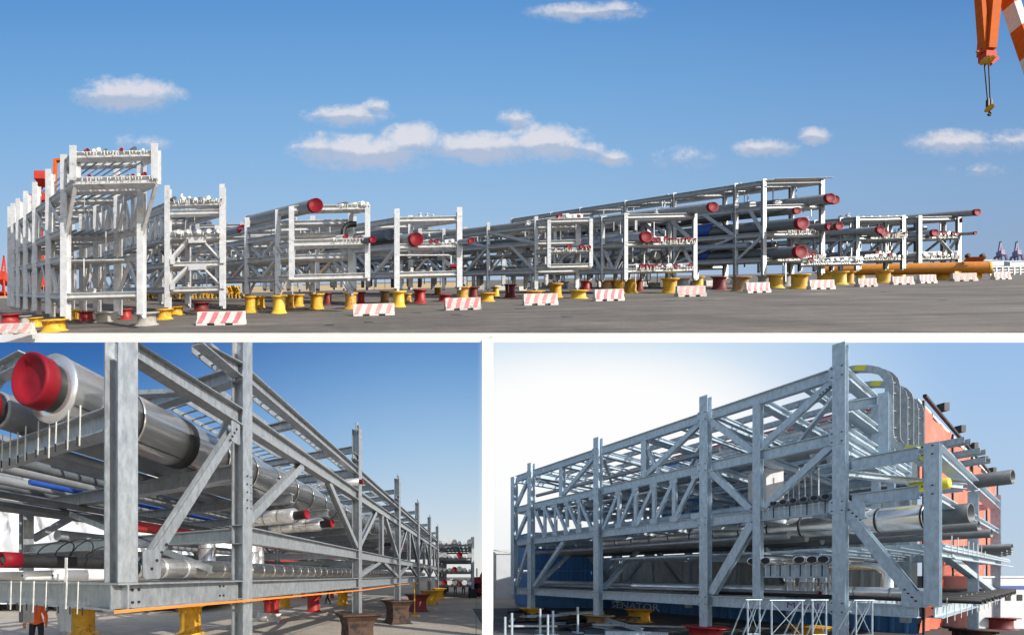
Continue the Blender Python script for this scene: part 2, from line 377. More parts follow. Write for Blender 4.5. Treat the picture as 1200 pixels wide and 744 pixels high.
# ================================================================== UPPER YARD: pipe rack modules
def pipe_part(parent, A, B, r, m, cap_a=None, cap_b=None, n=12, name='pipe', flat=False):
    """one pipe; end caps are sub-parts"""
    A, B = V(A), V(B); d = (B-A).normalized()
    b = MB(); b.tube(A, B, r, n, flat=flat)
    o = b.build(name, m, parent)
    for c_, E, s in ((cap_a, A, -1), (cap_b, B, 1)):
        if c_:
            k = MB(); L_ = r*.55
            k.ringed(E-d*s*L_*.6, E+d*s*L_*.35, [(0,r*1.02),(L_*.05,r*1.05),(L_*.95,r*1.05),(L_,r*1.0),(L_*.72,r*.90),(L_*.66,.001)], n, flat=flat)
            k.build('end_cap', c_, o)
    return o
class Rack:
    def __init__(s, label, z0, xl, xr, vx, fpx, base_y, top_y, levels, pw, m, group='pipe rack modules on the upper yard', pipes=()):
        s.z0, s.xl, s.xr, s.vx, s.pw, s.m = z0, xl, xr, vx, pw*.82*z0/F0, m; s.skip = (); s.pd, s.pb = (1, 1) if xl < 150 else (.75, .95) if xl < 560 else (.45, .8)
        k = lambda y: Dh((xl+xr)/2, y, z0)
        s.k = k; s.hb, s.ht = k(base_y), k(top_y); s.lv = [k(y) for y in levels]
        s.zs = [z0*(xl-vx)/(p-vx) for p in fpx]
        s.xL0 = (xl-CX)/F0*z0; s.xR0 = (xr-CX)/F0*z0; s.g = (vx-CX)/F0
        s.t = thing('pipe_rack_module', label, 'pipe rack', D((s.xL0+s.xR0)/2, z0, 0), group)
    def pt(s, u, z, h):           # u 0..1 across the front, z depth, h height
        x0 = s.xL0+(s.xR0-s.xL0)*u
        return D(x0+s.g*(z-s.z0), z, h)
    def post(s, u, z, h0, h1, w=None):
        w = w or s.pw; part('post', s.m, s.t, 'ibeam', s.pt(u,z,h0), s.pt(u,z,h1), w*s.pd, w*s.pb, (0,-1,0))
    def beam(s, u0, z0, h0, u1, z1, h1, w=None, name='beam', up=(0,0,1)):
        w = w or s.pw*.8; part(name, s.m, s.t, 'ibeam', s.pt(u0,z0,h0), s.pt(u1,z1,h1), w, w*.7, up)
    def brace(s, u0, z0, h0, u1, z1, h1, w=None):
        w = w or s.pw*.5; part('brace', s.m, s.t, 'angle', s.pt(u0,z0,h0), s.pt(u1,z1,h1), w)
    def frames(s, skip_top_front=False, tops=None, low=None):
        for i, z in enumerate(s.zs):
            for u in (0, 1):
                s.post(u, z, s.hb, s.ht)
            for j, h in enumerate(s.lv):
                if i == 0 and j in s.skip: continue
                s.beam(0, z, h, 1, z, h)
        w = s.pw*.8
        for j, h in enumerate(s.lv):
            for u in (0, 1):
                for z, z2 in zip(s.zs, s.zs[1:]):
                    s.beam(u, z+.02, h, u, z2-.02, h, name='long_beam')
    def truss(s, u, i, h0, h1, n=4, flip=False):
        z, z2 = s.zs[i], s.zs[i+1]
        for k in range(n):
            a, b = z+(z2-z)*k/n, z+(z2-z)*(k+1)/n
            s.brace(u, b, h0, u, b, h1)
            if (k % 2 == 0) != flip: s.brace(u, a, h0, u, b, h1)
            else: s.brace(u, a, h1, u, b, h0)
    def xbrace(s, u, i, h0, h1, flip=False):
        z, z2 = s.zs[i], s.zs[i+1]
        if flip: s.brace(u, z, h1, u, (z+z2)/2, h0+.2); s.brace(u, z2, h1, u, (z+z2)/2, h0+.2)
        else: s.brace(u, z, h0, u, (z+z2)/2, h1-.2); s.brace(u, z2, h0, u, (z+z2)/2, h1-.2)
    def pipe(s, u, h, r_px, m, front=.0, back=None, cap='red_cap', n=10, backcap=None):
        r = r_px*s.z0/F0; za = s.z0-front; zb = back or s.zs[-1]
        if h is None: return
        return pipe_part(s.t, s.pt(u,zb,h+r), s.pt(u,za,h+r), r, m, backcap, cap, n, flat=True)
    def shoes(s, h, n, u0=.05, u1=.95, z=None, red=.35, hpx=5):
        """row of wrapped pipe stubs clamped on a cross beam"""
        z = z or s.z0; q = s.z0/F0; rng = random.Random(int(h*100)+n+int(z))
        for i in range(n):
            u = u0+(u1-u0)*(i+.5)/n+rng.uniform(-.02,.02); r = rng.choice([.8,1.1,1.5,2.1,2.6])*q; hh = h+r+rng.uniform(.3,1.6)*q
            L_ = rng.uniform(2.5, 4.5)*q*1.6
            pipe_part(s.t, s.pt(u, z+L_*1.5, hh), s.pt(u, z-L_*.35, hh), r, rng.choice(['white_wrap','white_wrap','cladding_dull','dark_pipe']),
                      None, 'red_cap' if rng.random() < red else None, 8, name='pipe_stub', flat=True)
        b = MB()
        for i in range(n*2):
            u = u0+(u1-u0)*(i+.5)/(n*2)
            p = s.pt(u, z-.45*s.pw, h); b.bar(p+V((0,0,-rng.uniform(.5,3.6)*q)), p+V((rng.uniform(-1,1)*q,0,rng.uniform(.5,2.6)*q)), .7*q) if rng.random() < .7 else None
        b.build('pipe_straps', 'white_strap', s.t, kind='stuff')
    def tray(s, u, h, w_px=3, za=None, zb=None):
        q = s.z0/F0; w = w_px*q; za = za or s.z0; zb = zb or s.zs[-1]
        b = MB(); A, B = s.pt(u, za, h), s.pt(u, zb, h); dx = V((w/2,0,0))
        b.bar(A-dx, B-dx, .5*q, 1.2*q); b.bar(A+dx, B+dx, .5*q, 1.2*q)
        n = int((zb-za)/(2.2*q))
        for i in range(n):
            t = (i+.5)/n; p = A.lerp(B, t); b.bar(p-dx, p+dx, .5*q)
        b.build('cable_ladder', s.m, s.t)
    def clutter(s, n, seed):
        q = s.z0/F0; rg = random.Random(seed); zb = s.zs[-1]
        b = MB(); v = MB()
        for i in range(n):
            u, z = rg.uniform(0, 1), s.z0+(zb-s.z0)*rg.random()**1.6; h = rg.choice(s.lv); k = rg.random()
            if k < .35: A = s.pt(u, z, h); b.bar(A, A+V((0,0,rg.uniform(6,26)*q*(rg.choice((-1,1)) if h < max(s.lv)-.1 else -1))), rg.uniform(.5,1.1)*q)
            elif k < .6: u2 = rg.uniform(.1,.5); A, B = s.pt(max(0,u-u2), z, h-1.5*q), s.pt(min(1,u+u2), z, h-1.5*q); b.bar(A, B, rg.uniform(.6,1.6)*q)
            elif k < .8: A, B = s.pt(u, z, h+3*q), s.pt(u, min(zb, z+rg.uniform(6,20)*q*3), h+3*q); b.tube(A, B, rg.uniform(.6,1.5)*q, 8)
            else:
                A = s.pt(u, z, h+.5*q); v.ringed(A, A+V((0,0,1)), [(0,1.2*q),(2.5*q,1.2*q),(2.5*q,2.4*q),(3.6*q,2.4*q),(3.6*q,.9*q),(6.5*q,.9*q),(6.5*q,1.8*q),(7.2*q,1.8*q),(7.3*q,.01)], 8)
        b.build('small_fittings', s.m, s.t, kind='stuff'); v.build('small_valves', 'white_wrap', s.t, kind='stuff')
    def dims(s): return s.z0/F0

GB, GP = 'galvanised_sunlit', 'galvanised_pale'
# --- T1 white module with overhanging top box
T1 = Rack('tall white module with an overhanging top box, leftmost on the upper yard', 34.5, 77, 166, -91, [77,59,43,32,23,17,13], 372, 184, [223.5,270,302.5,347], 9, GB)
T1.skip = (1, 2)
T1.frames()
lv = T1.lv; q = T1.dims()
zc_ = T1.z0*.938
for u in (0, 1):                                # front box
    T1.post(u, zc_, T1.k(222), T1.k(184), T1.pw)
    T1.beam(u, zc_, T1.k(222), u, T1.z0, T1.k(222)); T1.beam(u, zc_, T1.k(192), u, T1.z0, T1.k(192))
    T1.beam(u, T1.z0, lv[1]-6*q, u, zc_, T1.k(226), T1.pw*.6)
T1.beam(0, zc_, T1.k(193), 1, zc_, T1.k(193), T1.pw*.9); T1.beam(0, zc_, T1.k(222), 1, zc_, T1.k(222), T1.pw*1.1)
T1.beam(0, T1.z0, T1.k(193), 1, T1.z0, T1.k(193))
for i in range(6): T1.xbrace(0, i, lv[3], lv[2], i % 2 == 0)
for i in range(3): T1.truss(1, i, lv[1], lv[0], 3, i % 2 == 0); T1.xbrace(1, i, lv[3], lv[2])
for i in range(5): T1.brace(0, T1.zs[i], lv[1], 0, T1.zs[i+1], lv[0])
T1.shoes(T1.k(190), 13, z=zc_, red=.2); T1.shoes(T1.k(218), 13, z=zc_, red=.35)
for i in range(8): T1.pipe(.08+.115*i, T1.k(198), 1.1, random.choice(['cladding_dull','grey_pipe','white_wrap']), 1.6, T1.zs[2], None)
for i in range(6): T1.pipe(.1+.14*i, lv[0]+.5*q, 1.4, random.choice(['cladding_dull','grey_pipe','dark_pipe']), -1, T1.zs[5], None)
for i in range(7): T1.pipe(.1+.12*i, lv[1]+1.5*q, 1.7, random.choice(['cladding_dull','grey_pipe','white_wrap']), -1.5, T1.zs[5], None)
for i in range(5): T1.pipe(.15+.16*i, lv[2]+1.5*q, 1.2, random.choice(['cladding_dull','grey_pipe','dark_pipe']), -1.5, T1.zs[5], None)
for i in range(4): T1.brace(.15+.22*i, T1.zs[1], lv[3]+1*q, .15+.22*i, T1.zs[1], lv[2]-1*q, T1.pw*.22)
# --- T2 narrow module with pipe ends and knee braces
T2 = Rack('white module with two levels of pipe ends above inverted V knee braces', 46, 197, 261, -40, [197,165,140,118,100], 361, 219, [240,250,279,310.5,340], 8, GB)
T2.frames(); lv = T2.lv; q = T2.dims()
for hA, hB in ((lv[2], lv[3]), (lv[3], lv[4])):
    for z in (T2.zs[0], T2.zs[1]):
        T2.brace(.36, z, hA-3*q, .04, z, hB+6*q, T2.pw*.45); T2.brace(.64, z, hA-3*q, .96, z, hB+6*q, T2.pw*.45)
    b = MB(); A, B = T2.pt(.34, T2.z0-.5*T2.pw-.04, hA-3*q), T2.pt(.66, T2.z0-.5*T2.pw-.04, hA-3*q); b.bar(A, B, .08, 6.5*q); b.build('gusset_plate', GB, T2.t)
    for u in (.05, .95):
        b = MB(); A = T2.pt(u, T2.z0-.5*T2.pw-.04, hB+1*q); b.bar(A, A+V((0,0,8*q)), 5*q, .08, (0,1,0)); b.build('gusset_plate', GB, T2.t)
T2.shoes(T2.k(237), 12, z=T2.z0-.3, red=.15); T2.shoes(T2.k(275), 9, z=T2.z0-.4, red=.3)
for i in range(5): T2.pipe(.12+.18*i, T2.k(275), 2.7, 'cladding', .9, T2.zs[4], 'white_wrap', 12)
for i in range(6): T2.pipe(.1+.16*i, T2.k(247), 1.6, random.choice(['grey_pipe','cladding_dull','dark_pipe']), -.5, T2.zs[4], None)
for i in range(4):
    T2.truss(0, i, lv[2], lv[1], 5, i % 2 == 0); T2.xbrace(0, i, lv[4], lv[3], i % 2 == 0); T2.xbrace(1, i, lv[3], lv[2], i % 2 == 1)
# small valves standing on top
for u, hh, mm in ((.28, 9, 'white_wrap'), (.42, 6, 'white_wrap'), (.6, 4, 'red_cap')):
    b = MB(); A = T2.pt(u, T2.z0+.3, T2.k(236)); b.ringed(A, A+V((0,0,1)), [(0,1.2*q),(hh*.4*q,1.2*q),(hh*.4*q,2.6*q),(hh*.6*q,2.6*q),(hh*.65*q,1.0*q),(hh*q,1.1*q),(hh*q,.01)], 10); b.build('valve', mm, T2.t)
# --- T3 with the big grey pipe on top and a hung front frame
T3 = Rack('white module carrying the fat grey pipe with a red cap on its roof', 48, 326, 411, -40, [326,290,255,225,200], 346, 247, [262,277,302,326], 8, GB)
T3.frames(); lv = T3.lv; q = T3.dims()
zf = 48*366/382
for u in (0, 1): T3.post(u, zf, T3.k(329), T3.k(247), T3.pw*.95)
for y in (249, 288, 326): T3.beam(0, zf, T3.k(y), 1, zf, T3.k(y), T3.pw*(1.05 if y == 288 else .9))
for y in (249, 288, 326):
    for u in (0, 1): T3.beam(u, zf, T3.k(y), u, T3.z0, T3.k(y), T3.pw*.7)
b_ = T3.pipe(.15, T3.k(255), 7.5, 'grey_pipe', 3.6, T3.z0*366/(282+40), 'red_cap', 22, 'red_cap')
T3.pipe(.03, T3.k(265.5), 6.5, 'grey_pipe', -6.5, T3.zs[4], 'red_cap', 18)
T3.shoes(T3.k(284.5), 6, .5, 1.0, z=zf, red=.3); T3.shoes(T3.k(247), 7, .55, 1.0, z=zf, red=.0)
for i in range(5): T3.pipe(.3+.14*i, lv[1]+1*q, random.choice([1.5,2.2,3]), random.choice(['grey_pipe','dark_pipe','cladding_dull']), -1.2, T3.zs[4], None)
for i in range(6): T3.pipe(.1+.15*i, lv[2]+1*q, random.choice([1.5,2.2,2.8]), random.choice(['grey_pipe','cladding_dull','white_wrap']), -1.5, T3.zs[4], None)
for i in range(5): T3.pipe(.12+.17*i, lv[3]+1*q, random.choice([1.2,2.0]), random.choice(['grey_pipe','dark_pipe','white_wrap']), -1.8, T3.zs[4], None)
T3.pipe(.95, T3.k(289), 3.6, 'dark_pipe', 3, T3.zs[1], 'red_cap', 14)
for i in range(4):
    T3.xbrace(0, i, lv[2], lv[1], i % 2 == 0); T3.xbrace(1, i, lv[2], lv[1], i % 2 == 1); T3.xbrace(0, i, lv[3], lv[2], True); T3.xbrace(1, i, lv[3], lv[2], False)
for z in T3.zs[:2]:
    for u in (0, 1):
        T3.brace(u, z, T3.k(346), u+(.12 if u == 0 else -.12), z, lv[3], T3.pw*.5)
for u in (.0, 1.0):
    for y in (290, 333): 
        b = MB(); A = T3.pt(u, T3.zs[0]-.5*T3.pw-.05, T3.k(y)); b.bar(A+V((-4*q,0,4*q)), A+V((2*q,0,-6*q)), 4*q, .1, (0,1,0)); b.build('gusset_plate', GB, T3.t)
# vent stack bent pipe
b = MB(); A = T3.pt(.35, T3.z0+2, T3.k(262)); b.path([A+V((-20*q,0,0)), A+V((-20*q,0,15*q)), A+V((-18.5*q,0,17*q)), A+V((-16*q,0,17.5*q))], .7*q, 8); b.build('vent_pipe', 'white_wrap', T3.t)
b = MB(); A = T3.pt(.78, T3.z0-1.0, T3.k(275)); b.path([A+V((0,0,-4*q)), A+V((0.5*q,0,3*q)), A+V((4*q,0,8*q)), A+V((9*q,0,10*q)), A+V((16*q,0,10*q))], 2.6*q, 10); b.build('elbow_pipe', 'black_rubber', T3.t)
# --- T4
T4 = Rack('open white two post module front with one fat red capped pipe inside', 54.5, 465, 538, -40, [465,415,372,338,310], 339, 246, [258,289,322], 8, GB)
T4.frames(); lv = T4.lv; q = T4.dims()
T4.pipe(.02, T4.k(280), 7, 'dark_pipe', -1.0, T4.zs[2], None, 16)
T4.pipe(.24, T4.k(288), 7.5, 'grey_pipe', .5, T4.zs[4], 'red_cap', 18)
T4.pipe(.97, T4.k(288), 3.2, 'cladding_dull', 1.5, T4.zs[2], 'red_cap', 12)
T4.shoes(T4.k(286.5), 7, .5, .95, red=.4)
T4.pipe(.45, T4.k(278), 4.5, 'grey_pipe', -4, T4.zs[4], None, 12)
for i in range(6): T4.pipe(.1+.15*i, lv[1]+1*q-14*q, random.choice([1.5,2.5,3.2]), random.choice(['grey_pipe','dark_pipe','cladding_dull']), -1.5, T4.zs[4], None)
for i in range(5): T4.pipe(.1+.18*i, lv[2]+1*q, random.choice([1.5,2.2,2.8]), random.choice(['grey_pipe','cladding_dull','white_wrap']), -1.5, T4.zs[4], None)
for i in range(4):
    T4.xbrace(0, i, lv[2], lv[1], i % 2 == 0); T4.xbrace(1, i, lv[2], lv[1], i % 2 == 1)
b = MB(); A = T4.pt(.84, T4.z0-.2, T4.k(313)); b.path([A, A+V((0,0,12*q)), A+V((-3*q,0,13*q)), A+V((-60*q,0,13*q))], .8*q, 8); b.build('drain_pipe', 'white_wrap', T4.t)
b = MB(); A = T4.pt(.87, T4.z0-.2, T4.k(313)); b.bar(A+V((-3*q,0,0)), A+V((4*q,0,0)), 3*q); b.build('valve', 'red_cap', T4.t)
# --- T5
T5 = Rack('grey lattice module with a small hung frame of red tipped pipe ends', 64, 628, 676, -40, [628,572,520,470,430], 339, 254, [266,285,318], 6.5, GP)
T5.frames(); lv = T5.lv; q = T5.dims()
zf = 64*668/683
hf = [T5.k(y) for y in (261,295,313)]
u0, u1 = .0, 1.0
for u in (0, 1): T5.post(u, zf, hf[2]-1*q, hf[0]+1*q, T5.pw*.95)
for h in hf:
    T5.beam(0, zf, h, 1, zf, h, T5.pw*.8)
    for u in (0, 1): T5.beam(u, zf, h, u, T5.z0, h, T5.pw*.7)
T5.shoes(hf[1]+1*q, 9, z=zf, red=.9); T5.shoes(T5.k(258), 8, .2, .9, z=zf+.5, red=.3)
for u, y, r, mm in ((.15,262,2.6,'grey_pipe'),(.4,262,2.2,'grey_pipe'),(.62,262,1.8,'dark_pipe'),(.2,283,3.4,'dark_pipe'),(.45,283,4.2,'cladding_dull'),(.7,283,2.6,'grey_pipe'),(.2,316,2,'dark_pipe'),(.5,316,3,'grey_pipe'),(.8,316,2.4,'cladding_dull'),(.3,300,2.8,'grey_pipe'),(.7,300,2.8,'cladding_dull')):
    T5.pipe(u, T5.k(y), r, mm, -1.5, T5.zs[4], None, 10)
for i in range(4):
    T5.xbrace(0, i, lv[2], lv[1], i % 2 == 1); T5.xbrace(1, i, lv[2], lv[1], i % 2 == 0)
    T5.brace(0, T5.zs[i], lv[1], 0, T5.zs[i+1], lv[0])
for i in range(10):
    b = MB(); A = T5.pt(random.uniform(0,1), random.uniform(T5.z0+3, T5.zs[3]), T5.k(312)); b.ringed(A, A+V((0,0,1)), [(0,1.5*q),(4*q,1.5*q),(4*q,3*q),(7*q,3*q),(7*q,1*q),(10*q,1*q),(10*q,.01)], 8); b.build('valve', random.choice(['white_wrap','cladding_dull','grey_pipe']), T5.t)
# --- T6
T6 = Rack('grey module with two red dotted rows of pipe ends and a red capped roof pipe', 74, 733, 814, 40, [733,706,678,650,622,590], 328, 250, [254,286,317], 6.5, GP)
T6.frames(); lv = T6.lv; q = T6.dims()
T6.pipe(.93, T6.k(252), 5.4, 'grey_pipe', 2.5, T6.zs[5], 'red_cap', 16)
T6.pipe(.2, T6.k(284), 6.2, 'cladding_dull', .8, T6.zs[5], 'red_cap', 16)
T6.pipe(.31, T6.k(284), 2.6, 'grey_pipe', .8, T6.zs[3], 'red_cap', 12); T6.pipe(.38, T6.k(284), 2.6, 'grey_pipe', .8, T6.zs[3], 'red_cap', 12)
T6.pipe(.55, T6.k(279), 6, 'dark_pipe', -4, T6.zs[5], None, 14)
T6.shoes(T6.k(284), 14, .48, 1.0, red=.9); T6.shoes(T6.k(314.5), 18, red=.5)
for i in range(6): T6.pipe(.1+.15*i, T6.k(304), random.choice([2,2.8,5]), random.choice(['grey_pipe','dark_pipe','dark_pipe']), -2, T6.zs[5], None)
for i in range(5): T6.pipe(.05+.2*i, lv[0]+1*q, random.choice([1.5,2.4]), random.choice(['grey_pipe','cladding_dull']), -3, T6.zs[5], None)
for i in range(5):
    T6.xbrace(0, i, lv[2], lv[1], i % 2 == 0); T6.xbrace(1, i, lv[2], lv[1], i % 2 == 1)
    T6.brace(1, T6.zs[i], lv[1], 1, T6.zs[i+1], lv[0])
# --- T7 the tallest, long
T7 = Rack('tallest and longest grey module, roofed with cable ladders and full of red capped pipes', 82, 895, 963, 80, [895,862,790,733,680,646,600], 322, 210, [214,243,274.5,304.5], 6.5, GP)
T7.frames(); lv = T7.lv; q = T7.dims()
for i in range(7): T7.tray(.06+.147*i, lv[0]+2.2*q, 5.5)
for i in range(9): T7.brace(.0, T7.z0+i*.8-1.2, lv[0]+3.5*q, 1.0, T7.z0+i*.8-1.2, lv[0]+3.5*q, T7.pw*.2)
for u, y, r, fr, back in ((.74,241,5.2,2.5,6),(.98,242,5,1.5,5),(.42,252,4,1,3),(.12,271,6.6,3.5,6),(.9,272,4.4,1.5,3),(.97,272,4.4,2,3),(.17,303,6.8,3,6)):
    T7.pipe(u, T7.k(y), r, random.choice(['dark_pipe','grey_pipe']), fr, T7.zs[back], 'red_cap', 16)
for u, y, r in ((.1,241,4.2),(.3,240,3),(.55,241,5),(.3,272,4.5),(.5,272,3),(.7,272,5),(.4,302,5),(.6,302,3.4),(.8,302,3),(.03,290,4.5),(.5,290,4)):
    T7.pipe(u, T7.k(y), r, random.choice(['dark_pipe','grey_pipe','dark_pipe','cladding_dull']), -2, T7.zs[6], None, 12)
T7.shoes(T7.k(272.5), 10, .35, .95, red=.7); T7.shoes(T7.k(302), 14, .3, 1.0, red=.3); T7.shoes(T7.k(308), 12, .6, 1.55, z=T7.z0-.6, red=.3)
T7.beam(.55, T7.z0-.6, T7.k(310), 1.6, T7.z0-.6, T7.k(310), T7.pw*.8)
for i in range(6):
    T7.brace(0, T7.zs[i], lv[2], 0, T7.zs[i+1], lv[3]); T7.brace(0, T7.zs[i], lv[2], 0, (T7.zs[i]+T7.zs[i+1])/2, lv[1]); T7.brace(1, T7.zs[i], lv[3], 1, T7.zs[i+1], lv[2])
for t in (.30, .55):                            # blue pipe collars on the near dark pipes
    z = 89.5 if t > .5 else 90.2; yy = 271 if t > .5 else 303; r = 6.9*q
    u = .12 if t > .5 else .17; A = T7.pt(u, z, T7.k(yy)+6.7*q); B = T7.pt(u, z+2.2, T7.k(yy)+6.7*q)
    b = MB(); b.tube(A, B, r, 16); b.build('pipe_collar', 'blue_paint', T7.t)
# --- T8, T9
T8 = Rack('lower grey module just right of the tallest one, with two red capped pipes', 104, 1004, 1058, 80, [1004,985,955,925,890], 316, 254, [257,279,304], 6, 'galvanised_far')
T8.frames(); lv = T8.lv; q = T8.dims()
T8.pipe(.0, T8.k(275), 4.3, 'grey_pipe', 3, T8.zs[3], 'red_cap', 14); T8.pipe(.25, T8.k(278), 4, 'grey_pipe', 2, T8.zs[3], 'red_cap', 14)
T8.pipe(.1, T8.k(298), 2.2, 'dark_pipe', 2, T8.zs[3], 'red_cap', 10)
T8.shoes(T8.k(277), 9, .4, 1.0, red=.6); T8.shoes(T8.k(302.5), 10, red=.35)
for i in range(5): T8.pipe(.1+.2*i, lv[2]+1*q, random.choice([3,4.5]), 'dark_pipe', -1, T8.zs[4], None); T8.pipe(.15+.18*i, lv[0]+1*q, 1.6, 'grey_pipe', 0, T8.zs[4], None)
for i in range(3): T8.brace(1, T8.zs[i], lv[1], 1, T8.zs[i+1], lv[2]); T8.brace(0, T8.zs[i], lv[1], 0, T8.zs[i+1], lv[2])
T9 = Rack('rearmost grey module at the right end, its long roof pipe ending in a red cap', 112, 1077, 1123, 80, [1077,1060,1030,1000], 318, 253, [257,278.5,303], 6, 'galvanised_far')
T9.frames(); lv = T9.lv; q = T9.dims()
T9.pipe(.86, T9.k(255.5), 3.8, 'grey_pipe', 3, T9.zs[3], 'red_cap', 14); T9.pipe(.2, T9.k(277.5), 4.2, 'cladding_dull', 1, T9.zs[3], 'red_cap', 14)
b = MB(); A = T9.pt(.86, T9.z0-1, T9.k(257)); b.bar(A, A+V((0,0,-5*q)), 1.4*q); b.build('drain_stub', 'red_cap', T9.t)
T9.pipe(.98, T9.k(277), 2, 'grey_pipe', 2.2, T9.zs[2], 'red_cap', 10)
T9.shoes(T9.k(277), 10, .3, 1.0, red=.7); T9.shoes(T9.k(301), 11, red=.35)
for i in range(3): T9.brace(1, T9.zs[i], lv[1], 1, T9.zs[i+1], lv[2]); T9.pipe(.3+.2*i, lv[2]+1*q, 3.4, 'dark_pipe', -1, T9.zs[3], None)
T9.brace(.5, T9.z0, lv[1], .95, T9.z0, lv[2], T9.pw*.45); T9.pipe(.55, T9.k(269), 2.6, 'dark_pipe', -2, T9.zs[2], None)

for k_, (rk, n_) in enumerate(((T1,70),(T2,50),(T3,80),(T4,90),(T5,110),(T6,110),(T7,140),(T8,60),(T9,40))): rk.clutter(n_, 100+k_)
# second line of plain racks behind the first, closing the gaps
T10 = Rack('pale rack half hidden behind the open two post module and the hung frame one', 76, 590, 640, -40, [590,555,520,480,440,400], 334, 268, [272,290,318], 6, GP)
T10.frames(); lv = T10.lv; q = T10.dims()
for j_ in range(3):
    for i in range(6): T10.pipe(.08+.16*i, lv[j_]+1*q, random.choice([1.6,2.4,3.4,4.2]), random.choice(['grey_pipe','dark_pipe','cladding_dull']), -.5, T10.zs[5], 'red_cap' if random.random() < .3 else None, 10)
for i in range(5): T10.xbrace(0, i, lv[2], lv[1], i % 2 == 0); T10.xbrace(1, i, lv[1], lv[0], i % 2 == 0)
T10.clutter(90, 77)
T12 = Rack('pale rack far behind the module with the fat roof pipe', 84, 352, 404, -60, [352,318,285,250,215], 340, 270, [274,291,306,322], 5.5, GP)
T13 = Rack('pale rack seen through the gap left of the fat roof pipe', 78, 232, 284, -60, [232,205,180,150], 345, 262, [266,287,306,328], 5.5, GP)
T14 = Rack('pale rack seen between the two post module and the lattice module behind', 92, 492, 545, -20, [492,460,425,390,350], 335, 268, [272,288,303,318], 5.5, GP)
for T_ in (T12, T13, T14):
    T_.frames(); q = T_.dims()
    for j_, h_ in enumerate(T_.lv):
        for i in range(5): T_.pipe(.1+.19*i, h_+1*q, random.choice([1.4,2.2,3.4]), random.choice(['grey_pipe','dark_pipe','cladding_dull']), -.5, T_.zs[-1], 'red_cap' if random.random() < .25 else None, 10)
    for i in range(len(T_.zs)-1): T_.xbrace(0, i, T_.lv[2], T_.lv[1], i % 2 == 0); T_.xbrace(1, i, T_.lv[3], T_.lv[2], i % 2 == 0)
    T_.clutter(70, int(T_.z0))
T11 = Rack('grey rack standing behind the red dotted module, mostly hidden', 96, 760, 850, 80, [760,730,700,660,620], 328, 256, [260,276,292,314], 6, 'galvanised')
T11.frames(); lv = T11.lv; q = T11.dims()
for j_ in range(4):
    for i in range(6): T11.pipe(.08+.16*i, lv[j_]+1*q, random.choice([1.6,2.4,3.8]), random.choice(['grey_pipe','dark_pipe','cladding_dull']), -.5, T11.zs[4], 'red_cap' if random.random() < .3 else None, 10)
T11.clutter(90, 78)
# ------------------------------------------------------------------ pedestals under the modules
def pedestal_mesh(hh, wpx, z):
    w_ = wpx*z/F0; b = MB()
    b.ringed((0,0,0), (0,0,1), [(0,w_*.50),(hh*.03,w_*.50),(hh*.06,w_*.44),(hh*.2,w_*.385),(hh*.78,w_*.37),(hh*.88,w_*.42),(hh*.94,w_*.52),(hh,w_*.52),(hh,.001)], 16)
    for k in range(8):
        a_ = math.pi*2*(k+.5)/8; c_, s_ = math.cos(a_), math.sin(a_)
        b.bar((c_*w_*.38, s_*w_*.38, hh*.02), (c_*w_*.44, s_*w_*.44, hh*.02+.001), w_*.05, hh*.1)
    return b
PED = [(63.5,374,388,28,'y'),(42,372,383,15,'y'),(12,368,378,20,'r'),(30,370,380,12,'g'),(87,363,374,14,'y'),(101,365,375.5,17,'r'),(121,366,377,20,'g'),(172,366,381,26,'g'),(193,362,374,19,'y'),(207,359,369,18,'y'),(236,354,364.5,20,'d'),(148,362,374,14,'r'),
 (294,347,366,17,'y'),(305,347,361,13,'y'),(327,346,367,19,'y'),(340,345,361,12,'y'),(350,345,359,14,'y'),(371,344,362,19,'y'),(384,343,357,12,'d'),(411,343,362,17,'y'),(423,342,356,11,'r'),(451,341,355,13,'t'),(467,341,359.5,18,'y'),(478,344,354,10,'y'),(492,339,355,17,'r'),(513,337,345,10,'y'),(521,345,353,17,'r'),(542,336,351,17,'y'),(555,336,350,13,'d'),
 (571,343,353,18,'y'),(581,336,347,9,'y'),(598,333,348.5,14,'d'),(624,341,347,26,'y'),(651,332,348.5,16,'y'),(678,340,349.5,20,'y'),(686,329,340,12,'r'),(711,328,344,15,'t'),(725,328,344,13,'y'),(739,327,343,15,'y'),(748,327,341,12,'d'),(785,326,343.5,17,'y'),(800,326,338.5,13,'g'),(818,324,335,12,'y'),(843,324,339.5,15,'d'),(868,324,341.5,18,'t'),(895,323,334,12,'g'),(909,322,337.5,15,'y'),(920,321,335.5,11,'g'),(937,321,338.5,17,'y'),(966,319,331.5,14,'y'),(983,318,333.5,15,'y'),(994,318,332.5,11,'y'),(1008,318,327.5,9,'y'),(1035,317,331.5,14,'y'),(1054,316,326.5,11,'y'),(1105,315,328.5,15,'y')]
PK = {'y':('yellow_far','yellow steel pedestal'),'r':('red_paint','red steel pedestal'),'d':('red_oxide','dark maroon pedestal'),'g':('concrete_grey','grey concrete pedestal'),'t':('tan_rust','rusty tan pedestal')}
BARX = [(13,379,392),(259.5,365,380.5),(438,356,369.5),(542,349,363),(633,344,357.5),(713,339,352.5),(809,335,347.5),(887,331,343),(962,328,339),(1015,326,336),(1057,324,333.5),(1086,322,332),(1129,320,329.5),(1173,318.5,327.5)]
pl = {}
